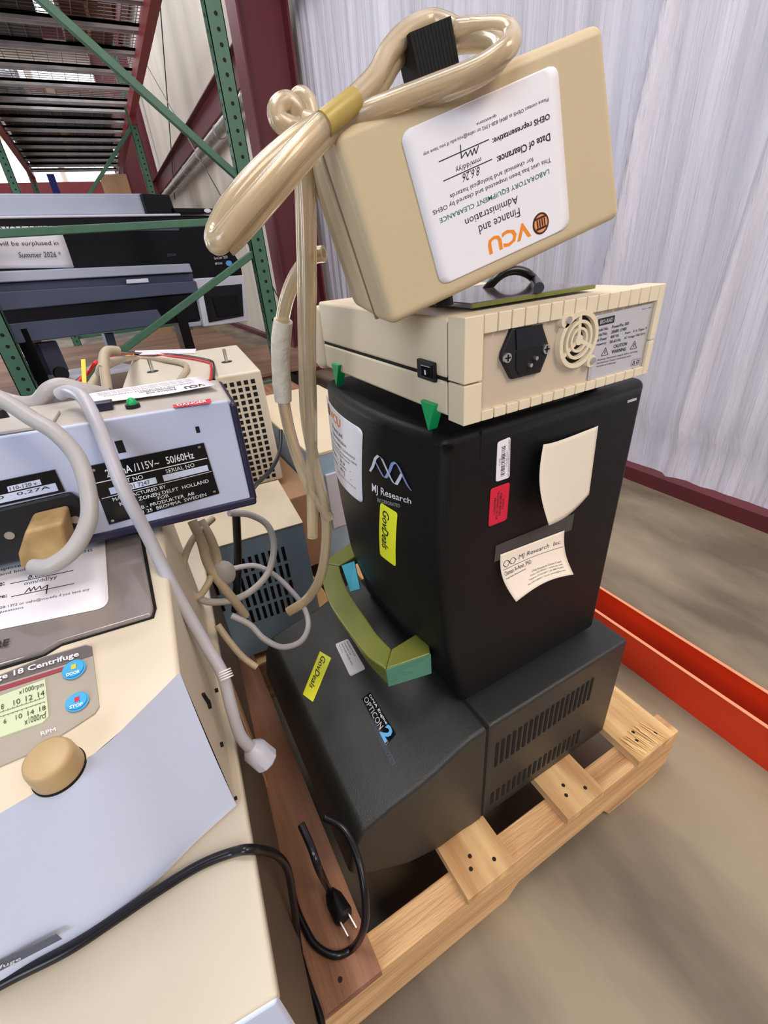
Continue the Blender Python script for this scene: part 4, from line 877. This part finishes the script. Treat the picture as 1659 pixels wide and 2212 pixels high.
# ================================================================== CHART RECORDER (on the centrifuge)
rr = Matrix.Rotation(math.radians(-4.5), 3, 'Z') @ Matrix.Rotation(math.radians(1.6), 3, 'Y')
B0 = PZ(549, 1078, .622); fx, fy, fz = [rr @ Vector(q) for q in ((1, 0, 0), (0, 1, 0), (0, 0, 1))]
LK = thing('chart_recorder', 'pale blue-grey recorder with black rating plates resting on the centrifuge lid', 'lab instrument', B0 - fx * .25, rr)
Q = lambda x, y, z: B0 + fx * x + fy * y + fz * z
def Qbox(mb, lo, hi, m): return mb.hexa([Q(x, y, lo[2]) for x, y in ((lo[0], lo[1]), (hi[0], lo[1]), (hi[0], hi[1]), (lo[0], hi[1]))], [Q(x, y, hi[2]) for x, y in ((lo[0], lo[1]), (hi[0], lo[1]), (hi[0], hi[1]), (lo[0], hi[1]))], m)
Qbox(MB(), (-.48, 0, 0), (-.003, .004, .101), 'lkb').build('rear_panel', LK, bevel=.004, seg=3)
Qbox(MB(), (-.48, .004, 0), (0, .10, .1005), 'lkbtop').build('case', LK, bevel=.005)
Qbox(MB(), (-.48, -.002, -.006), (.002, .102, .003), 'navy').build('bottom_trim', LK, bevel=.003)
Qbox(MB(), (-.003, -.001, -.002), (.003, .10, .098), 'navy').build('side_trim', LK, bevel=.003)
def LF(pix, h=.0): return pixF(pix, B0 - fy * h, fy)
def black_plate(pix, name='rating_plate'):
    return MB().slab(pix, B0 - fy * .0012, fy, .0012, 'gloss').build(name, LK)
bpq = [(188, 1008), (440, 957), (474, 1066), (236, 1134)]
pl0 = black_plate(bpq); F = LF([(236, 1134), (474, 1066), (440, 957), (188, 1008)], .0012); mb = MB(); g = .0004
put(mb, F, '200mA /115V~   50/60Hz', .12, .88, .77, .90, 'inkw', h=g, bold=.01); rect(mb, F, .02, .99, .715, .73, 'inkw', g); rect(mb, F, .02, .99, .455, .465, 'inkw', g)
put(mb, F, 'SERIAL NO', .60, .86, .62, .69, 'inkw', h=g); put(mb, F, 'PART NO', .16, .40, .62, .69, 'inkw', h=g); rect(mb, F, .10, .50, .49, .60, 'bluegrey', g); rect(mb, F, .56, .97, .49, .60, 'bluegrey', g); put(mb, F, '90 01 7247', .20, .44, .51, .58, 'ink', h=g * 2)
put(mb, F, 'MANUFACTURED BY', .10, .56, .37, .43, 'inkw', h=g); put(mb, F, 'KIPP & ZONEN DELFT  HOLLAND', .14, .94, .27, .335, 'inkw', h=g); put(mb, F, 'FOR', .46, .56, .20, .255, 'inkw', h=g); put(mb, F, 'LKB - PRODUKTER  AB', .24, .78, .115, .175, 'inkw', h=g); put(mb, F, 'S-161 25  BROMMA  SWEDEN', .20, .88, .03, .09, 'inkw', h=g)
for s_, t_ in ((.04, .93), (.95, .95), (.04, .06), (.96, .07)): disc(mb, F, s_, t_, .014, .022, 'metal', .0008, 14)
mb.build('plate_print', pl0)
pl1 = black_plate([(-150, 1070), (118, 1015), (140, 1062), (-150, 1125)]); F = LF([(-120, 1118), (138, 1062), (118, 1015), (-120, 1070)], .0012); mb = MB(); rect(mb, F, .54, .84, .52, .76, 'bluegrey', g); rect(mb, F, .30, .96, .10, .46, 'bluegrey', g); put(mb, F, '110-120 v', .56, .80, .56, .72, 'ink', h=g * 2); put(mb, F, '50   0,27A', .38, .90, .26, .42, 'ink', h=g * 2); mb.build('plate_print', pl1)
so = MB().slab([(-120, 1128), (150, 1066), (172, 1080), (200, 1165), (30, 1215), (-120, 1240)], B0 - fy * .006, fy, .006, 'rubber').build('power_socket', LK, bevel=.002)
mb = MB()
for u, v in ((163, 1122), (21, 1156)): p = onp(u, v, B0 - fy * .006, fy); mb.cyl(p - fy * .001, p + fy * .001, .0035, .0035, 'metal', 16)
mb.build('socket_screw', so)
mb = MB()
for (u, v), w_ in (((260, 965), .003), ((427, 928), .0016)): p = onp(u, v, B0, fy); mb.hexa([p + fx * a1 + fz * b1 - fy * .0004 for a1, b1 in ((-w_, -w_ * 1.8), (w_, -w_ * 1.8), (w_, w_ * 1.8), (-w_, w_ * 1.8))], [p + fx * a1 + fz * b1 + fy * .002 for a1, b1 in ((-w_, -w_ * 1.8), (w_, -w_ * 1.8), (w_, w_ * 1.8), (-w_, w_ * 1.8))], 'dark')
mb.build('panel_holes', LK)
# top: strips, toggles, peeling label
TP = lambda u, v, h=0: onp(u, v, Q(0, 0, .1008 + h), fz)
Qbox(MB(), (-.48, .006, .1005), (-.14, .05, .1035), 'lkbtop').build('top_rail', LK, bevel=.001)
mb = MB(); c_ = TP(222, 885); mb.hexa([c_ + fx * a1 + fy * b1 for a1, b1 in ((-.009, -.006), (.009, -.006), (.009, .006), (-.009, .006))], [c_ + fx * a1 + fy * b1 + fz * .007 for a1, b1 in ((-.009, -.006), (.009, -.006), (.009, .006), (-.009, .006))], 'navy'); mb.build('terminal_block', LK, bevel=.001)
mb = MB(); c_ = TP(288, 880); mb.cyl(c_, c_ + fz * .003, .006, .006, 'rubber', 16); mb.ball(c_ + fz * .003, .0045, 'pgreen', (1, 1, 1.3)); mb.build('pilot_lamp', LK)['label'] = 'green pilot lamp'
mb = MB(); c_ = TP(4, 905); mb.cyl(c_, c_ + fz * .008, .006, .005, 'rubber', 16); mb.build('terminal_post', LK)
F = quadF(TP(205, 878, .001), TP(470, 842, .001), TP(430, 818, .001), TP(180, 858, .001))
def Fw(s, t, h=0): return F(s, t, h + .002 + .006 * max(0, s - .6) * (1 - t))
st = sticker(Fw, LK, 'clearance_label', 'paper', .04, 1); st['label'] = 'white clearance label peeling at its corner'
mb = MB(); G = lambda s, t, h: Fw(1 - s, 1 - t, h); g = .001
put(mb, G, 'VCU', .08, .25, .72, .92, 'seal', h=g, bold=.03); put(mb, G, 'Finance and', .32, .56, .72, .84, h=g); put(mb, G, 'Administration', .30, .60, .58, .69, h=g); put(mb, G, 'LABORATORY EQUIPMENT CLEARANCE', .12, .88, .46, .53, h=g)
for k in range(3): put(mb, G, 'This unit has been inspected and cleared by OEHS', .1, .9, .12 + .1 * k, .18 + .1 * k, h=g)
mb.build('printed_text', st)
F = quadF(TP(378, 882, .001), TP(455, 872, .001), TP(455, 862, .001), TP(372, 876, .001)); mb = MB(); rect(mb, F, 0, 1, 0, 1, 'red', .0005); put(mb, F, 'DANGER', .1, .9, .2, .8, 'inkw', h=.001, bold=.02); mb.build('red_strip_label', LK)
# ================================================================== BEIGE PLUG AND ITS CABLES
ld_ = .415
pq_ = onp(95, 1195, B0 - fy * .03, fy)
t = thing('power_plug', 'beige power plug in the recorder socket with its thick grey cable curving up', 'plug', PD(90, 1240, .40))
mb = MB(); fr_ = [(40, 1150), (128, 1128), (152, 1178), (140, 1225), (62, 1255), (34, 1205)]
mb.slab([(54, 1148), (135, 1128), (150, 1190), (128, 1212), (45, 1232), (38, 1200)], B0 - fy * .040, fy, .034, 'plug'); mb.build('plug_body', t, bevel=.003)
cpts = [(72, 1225, .385), (110, 1222, .375), (160, 1185, .37), (192, 1120, .37), (188, 1050, .375), (165, 985, .385), (120, 935, .395), (70, 905, .405), (20, 872, .415), (-60, 830, .43)]
mb = MB(); mb.tube([PD(u, v, d) for u, v, d in cpts], .0056, 'cabgrey', 14, 8); mb.build('cable', t, sharp=180)
o, _ = tube_thing('grey_power_cable', [(128, 852, .50), (150, 845, .49), (178, 858, .462), (205, 905, .440), (238, 985, .424), (268, 1060, .420), (315, 1150, .43), (375, 1270, .445), (440, 1385, .455), (480, 1455, .46), (500, 1530, .47), (520, 1590, .485), (548, 1622, .50)], .0054, 'cabwhite', 'long grey-white power cable draped over the recorder down past the centrifuge side', 'cable')
mb = MB(); a0, a1_ = PD(540, 1612, .497), PD(578, 1645, .512); mb.tube([a0, a0.lerp(a1_, .25), a0.lerp(a1_, .9), a1_], [.007, .012, .0125, .010], 'cabwhite', 10, 0); mb.build('plug_head', o)
mb = MB()
for k in range(4): mb.tube([PD(483 + k * 2, 1448 + k * 5, .459), PD(484 + k * 2, 1451 + k * 5, .459)], .0064, 'paper', 12, 0)
mb.build('cable_tie', o)
tube_thing('grey_cable_bundle', [(40, 872, .56), (80, 868, .55), (105, 842, .54), (135, 832, .54), (180, 842, .54), (230, 852, .55)], .007, 'cabgrey', 'looped grey cable lying behind the recorder top edge', 'cable')
tube_thing('grey_cable_bundle', [(-20, 850, .58), (30, 866, .57), (75, 872, .56), (110, 872, .55)], .006, 'cabgrey', 'dark grey cable at the left edge behind the recorder', 'cable')
tube_thing('tan_cable', [(232, 842, .66), (226, 800, .67), (224, 775, .68), (232, 758, .69), (255, 758, .70)], .0058, 'cabtan', 'tan cable looping upright behind the recorder beside the yellow tie', 'cable')
tube_thing('tan_cable', [(190, 848, .70), (215, 810, .71), (238, 783, .73), PZ(290, 774, .627), PZ(370, 780, .627), PZ(400, 788, .627), PZ(402, 800, .627), PZ(392, 816, .627), (380, 838, .80)], .0062, 'cabtan', 'long tan cable arching over the perforated cream box', 'cable')
tube_thing('red_wire', [(160, 835, .75), (190, 805, .77), (225, 775, .80), PZ(285, 764, .6235), PZ(380, 770, .6235), PZ(445, 781, .6235), PZ(456, 792, .6235), (455, 822, .86)], .0026, 'cabred', 'red wire running from the cable loops to the corner of the perforated box', 'wire')
tube_thing('black_wire', [(240, 758, .82), PZ(300, 763, .6235), PZ(380, 766, .6235), PZ(448, 777, .6235), PZ(462, 788, .6235), (462, 820, .86)], .0026, 'cabblack', 'thin black wire lying beside the red wire', 'wire')
mb = MB(); mb.bar(PD(180, 777, .74), PD(183, 842, .70), .005, .0015, 'cabyel'); tag(mb.build('yellow_cable_tie'), 'upright yellow cable tie end behind the recorder', 'cable tie')
# ================================================================== PERFORATED CREAM BOX
ya = math.radians(-6); RB = Matrix.Rotation(ya, 3, 'Z'); zt_ = .62; FR = PZ(563, 798, zt_)
gx, gy = RB @ Vector((1, 0, 0)), RB @ Vector((0, 1, 0))
PB = thing('perforated_cream_box', 'cream metal instrument with a perforated front and two bolts on top, behind the recorder', 'lab instrument', FR - gx * .14 - Vector((0, 0, .27)), RB)
Bp = lambda x, y, z: FR + gx * x + gy * y + Vector((0, 0, z))
def Bbox(mb, lo, hi, m): return mb.hexa([Bp(x, y, lo[2]) for x, y in ((lo[0], lo[1]), (hi[0], lo[1]), (hi[0], hi[1]), (lo[0], hi[1]))], [Bp(x, y, hi[2]) for x, y in ((lo[0], lo[1]), (hi[0], lo[1]), (hi[0], hi[1]), (lo[0], hi[1]))], m)
Bbox(MB(), (-.285, 0, -.27), (.0, .40, 0), 'perf').build('case', PB, bevel=.006)
mb = MB()
for i in range(7):
    for j in range(17):
        x_ = -.022 - i * .0152; z_ = -.022 - j * .0145; mb.hexa([Bp(x_ + a1, -.0006, z_ + b1) for a1, b1 in ((-.0046, -.0046), (.0046, -.0046), (.0046, .0046), (-.0046, .0046))], [Bp(x_ + a1, .002, z_ + b1) for a1, b1 in ((-.0046, -.0046), (.0046, -.0046), (.0046, .0046), (-.0046, .0046))], 'dark')
mb.build('vent_holes', PB)
for u, v in ((330, 803), (490, 782)):
    p = PZ(u, v, zt_); mb = MB(); mb.cyl(p, p + Vector((0, 0, .001)), .013, .013, 'rubber', 20); bo = mb.build('grommet', PB); mb = MB(); mb.cyl(p, p + Vector((0, 0, .030)), .0042, .0042, 'metal', 12); mb.build('bolt_post', bo)
F = quadF(PZ(290, 768, zt_), PZ(422, 764, zt_), PZ(424, 754, zt_), PZ(292, 758, zt_)); mb = MB(); rect(mb, F, 0, 1, 0, 1, 'paper', .001); mb.build('paper_label', PB)
F = quadF(PZ(272, 770, zt_), PZ(300, 768, zt_), PZ(298, 762, zt_), PZ(272, 764, zt_)); mb = MB(); rect(mb, F, 0, 1, 0, 1, 'cabyel', .001); mb.build('yellow_label', PB)
# ================================================================== BLUE-FRONTED BOX
zt2 = .40; FRb = PZ(652, 1128, zt2)
rb2 = Matrix.Rotation(math.radians(-5), 3, 'Z'); hx, hy = rb2 @ Vector((1, 0, 0)), rb2 @ Vector((0, 1, 0))
BB = thing('blue_fronted_box', 'low instrument with cream top and blue slotted front between the recorder and the hoses', 'lab instrument', FRb - hx * .12 - Vector((0, 0, zt2 - ZD)), rb2)
Cp = lambda x, y, z: FRb + hx * x + hy * y + Vector((0, 0, z))
def Cbox(mb, lo, hi, m): return mb.hexa([Cp(x, y, lo[2]) for x, y in ((lo[0], lo[1]), (hi[0], lo[1]), (hi[0], hi[1]), (lo[0], hi[1]))], [Cp(x, y, hi[2]) for x, y in ((lo[0], lo[1]), (hi[0], lo[1]), (hi[0], hi[1]), (lo[0], hi[1]))], m)
Cbox(MB(), (-.25, .003, ZD - zt2), (0, .21, -.003), 'cream').build('case', BB, bevel=.002)
Cbox(MB(), (-.251, 0, ZD - zt2), (0.001, .003, -.004), 'bluebox').build('front_panel', BB)
Cbox(MB(), (-.252, -.001, -.003), (0.002, .21, 0), 'cream').build('top_panel', BB, bevel=.001)
mb = MB(); mbb = MB()
for i in range(9):
    for j in range(4):
        x_ = -.045 - i * .0125; z1_ = -.040 - j * .040; Cbox(mb, (x_ - .003, -.0006, z1_ - .032), (x_ + .003, .001, z1_), 'dark')
for i in range(6):
    for j in range(3): x_ = -.178 - i * .0115; z1_ = -.030 - j * .040; Cbox(mbb, (x_ - .003, -.0006, z1_ - .032), (x_ + .003, .001, z1_), 'dark')
mb.build('vent_slots', BB); mbb.build('vent_slots', BB)
# cardboard box and pale box behind the hoses
mb = MB(); mb.box((-.06, .66, ZD), (.080, 1.0, .335), 'cardb'); tag(mb.build('cardboard_box', bevel=.003), 'brown cardboard box behind the blue-fronted box', 'box')
t = thing('pale_box', 'cream topped box with pale blue side behind the hanging hoses', 'lab instrument', (.16, .9, ZD))
mb = MB(); mb.box((.085, .66, ZD), (.34, 1.25, .427), 'bluebox'); mb.build('body', t, bevel=.002)
mb = MB(); mb.box((.083, .658, .42), (.342, 1.252, .43), 'cream'); mb.build('top_panel', t, bevel=.003)
mb = MB(); mb.box((.11, .652, .22), (.15, .660, .37), 'pr_wht'); mb.build('surface_patch', t)['label'] = 'white taped patch'
carton((-.30, 1.05, ZD), (-.06, 1.5, .33), 'crate', 'dark brown carton in the shade behind the perforated cream box')
carton((.10, 1.5, .0), (.55, 2.3, .22), 'woodr', 'low brown wooden crate on the floor behind the pallet', 'wooden_crate', 'crate')
carton((-.62, .80, ZD), (-.33, 1.6, .50), 'shade', 'grey storage tote behind the recorder at the left')
# ================================================================== CABLE TANGLE IN THE GAP
tube_thing('electrical_cable', [(510, 1105, .72), (512, 1150, .73), (514, 1210, .75), (512, 1270, .76), (508, 1320, .78)], .0062, 'cabblack', 'thick black cord hanging in front of the blue slotted box', 'cord')
tube_thing('electrical_cable', [(607, 930, .85), (604, 975, .82), (585, 1015, .78), (555, 1045, .72), (540, 1065, .66)], .0035, 'cabblack', 'thin black cord beside the perforated box reaching the recorder corner', 'cord')
tube_thing('grey_cable', [(495, 1108, .62), (540, 1112, .64), (578, 1135, .65), (592, 1180, .655), (580, 1235, .65), (545, 1275, .64), (500, 1297, .63), (450, 1300, .62), (420, 1285, .61)], .0046, 'cabgrey', 'grey cable looping in a half circle over the blue slotted front', 'cable')
tube_thing('grey_cable', [(415, 1125, .60), (435, 1170, .60), (450, 1220, .61), (480, 1265, .62), (508, 1300, .63), (530, 1330, .65)], .0058, 'cabtan', 'grey-brown cable dropping steeply from under the recorder', 'cable')
tube_thing('grey_cable', [(432, 1125, .61), (455, 1165, .61), (468, 1205, .62), (470, 1235, .62)], .006, 'cabtan', 'second thick grey-brown cable hanging under the recorder', 'cable')
tube_thing('grey_cable', [(460, 1120, .62), (420, 1160, .60), (398, 1210, .60), (400, 1255, .60), (425, 1290, .61), (450, 1260, .61), (462, 1225, .62)], .0042, 'cabtan', 'thin tan cable loop at the left of the tangle', 'cable')
tube_thing('grey_cable', [(505, 1228, .66), (550, 1222, .665), (590, 1240, .665), (625, 1272, .665), (655, 1310, .66), (666, 1350, .65), (650, 1385, .63), (610, 1398, .61), (570, 1380, .60), (540, 1350, .60), (500, 1330, .60)], .0038, 'cabwhite', 'thin pale cable making the large lower loop near the hose end', 'cable')
tube_thing('grey_cable', [(470, 1350, .60), (495, 1385, .60), (525, 1420, .60), (555, 1442, .60)], .004, 'cabtan', 'short dull cable lying in the dark gap by the cabinet', 'cable')
mb = MB(); c_ = PD(485, 1238, .62); mb.ball(c_, .014, 'cabgrey', (1, .8, 1.3)); tag(mb.build('cable_connector'), 'grey connector in the middle of the cable tangle', 'connector')
mb = MB(); mb.ext([PZ(430, 1345, .36), PZ(465, 1325, .36), PZ(478, 1400, .36), PZ(500, 1480, .36), PZ(480, 1500, .36)], (0, 0, -.235), 'cardb'); tag(mb.build('cardboard_flap', bevel=.002), 'brown cardboard flap standing in the gap beside the centrifuge', 'cardboard')
# black power cord across the cabinet and down onto the pallet
zc_ = ZC + .004
mb = MB(); ps = [PZ(u, v, zc_) for u, v in ((-80, 2170), (30, 2110), (150, 2050), (250, 1985), (340, 1925), (430, 1870), (500, 1842), (545, 1835))] + [PD(595, 1846, .535), PD(622, 1880, .58), PD(634, 1950, .64), PZ(645, 2040, ZD + .006), PZ(662, 2110, ZD + .005), PZ(690, 2190, ZD + .005), PZ(700, 2240, ZD + .005)]
ps = [p if i < 8 else p for i, p in enumerate(ps)]
mb.tube(ps, .0038, 'cabblack', 12, 8); tag(mb.build('black_power_cord', sharp=180), 'black power cord lying across the cream cabinet top', 'cord')
mb = MB(); zf = ZD + .006
ps = [PD(700, 1765, .60), PD(742, 1790, .60), PD(772, 1850, .61), PD(788, 1930, .62), PD(787, 2000, .655), PZ(765, 2045, zf), PZ(725, 2064, zf), PZ(685, 2045, zf), PZ(662, 2010, zf), PZ(640, 1960, zf), PZ(625, 1900, zf)]
mb.tube(ps, .0042, 'cabblack', 12, 8); tag(mb.build('black_power_cord', sharp=180), 'black power cord looping down in front of the charcoal base onto the pallet board', 'cord')
t = thing('black_plug', 'black power plug lying on the reddish pallet board in front of the charcoal base', 'plug', PZ(740, 1990, ZD))
mb = MB(); a0, a1_ = PZ(712, 1925, ZD + .012), PZ(745, 1985, ZD + .010); mb.tube([a0, a0.lerp(a1_, .3), a0.lerp(a1_, .9), a1_], [.006, .011, .0125, .010], 'rubber', 12, 0); mb.build('plug_body', t)
mb = MB(); d_ = (a1_ - a0).normalized(); sd = d_.cross(Vector((0, 0, 1)))
for s_ in (-.006, .006): mb.bar(a1_ + sd * s_, a1_ + sd * s_ + d_ * .016, .0015, .006, 'metal')
mb.build('plug_pins', t)
mb = MB(); mb.tube([a0, PD(690, 1880, .60), PD(672, 1830, .585), PD(650, 1780, .58)], .004, 'cabblack', 10, 6); mb.build('cord', t)

# ================================================================== GROUPS OF REPEATS
for nm, g in (('clear_hose', 'clear hoses draped over the pump'), ('rack_beam', 'red rack beams'), ('pallet_rack', 'green rack frames'), ('wire_deck', 'wire shelf decks'), ('grey_cable', 'cables tangled in the gap'), ('tan_cable', 'tan cables behind the recorder'), ('grey_cable_bundle', 'grey cables behind the recorder'), ('brace_cable', 'bracing cables on the wall'), ('wall_girt', 'wall girts'), ('black_power_cord', 'black power cords'), ('building_column', 'building columns'), ('storage_box', 'boxes stored around the racks')):
    for o in bpy.data.objects:
        if o.parent is None and o.name.split('.')[0] == nm: o['group'] = g
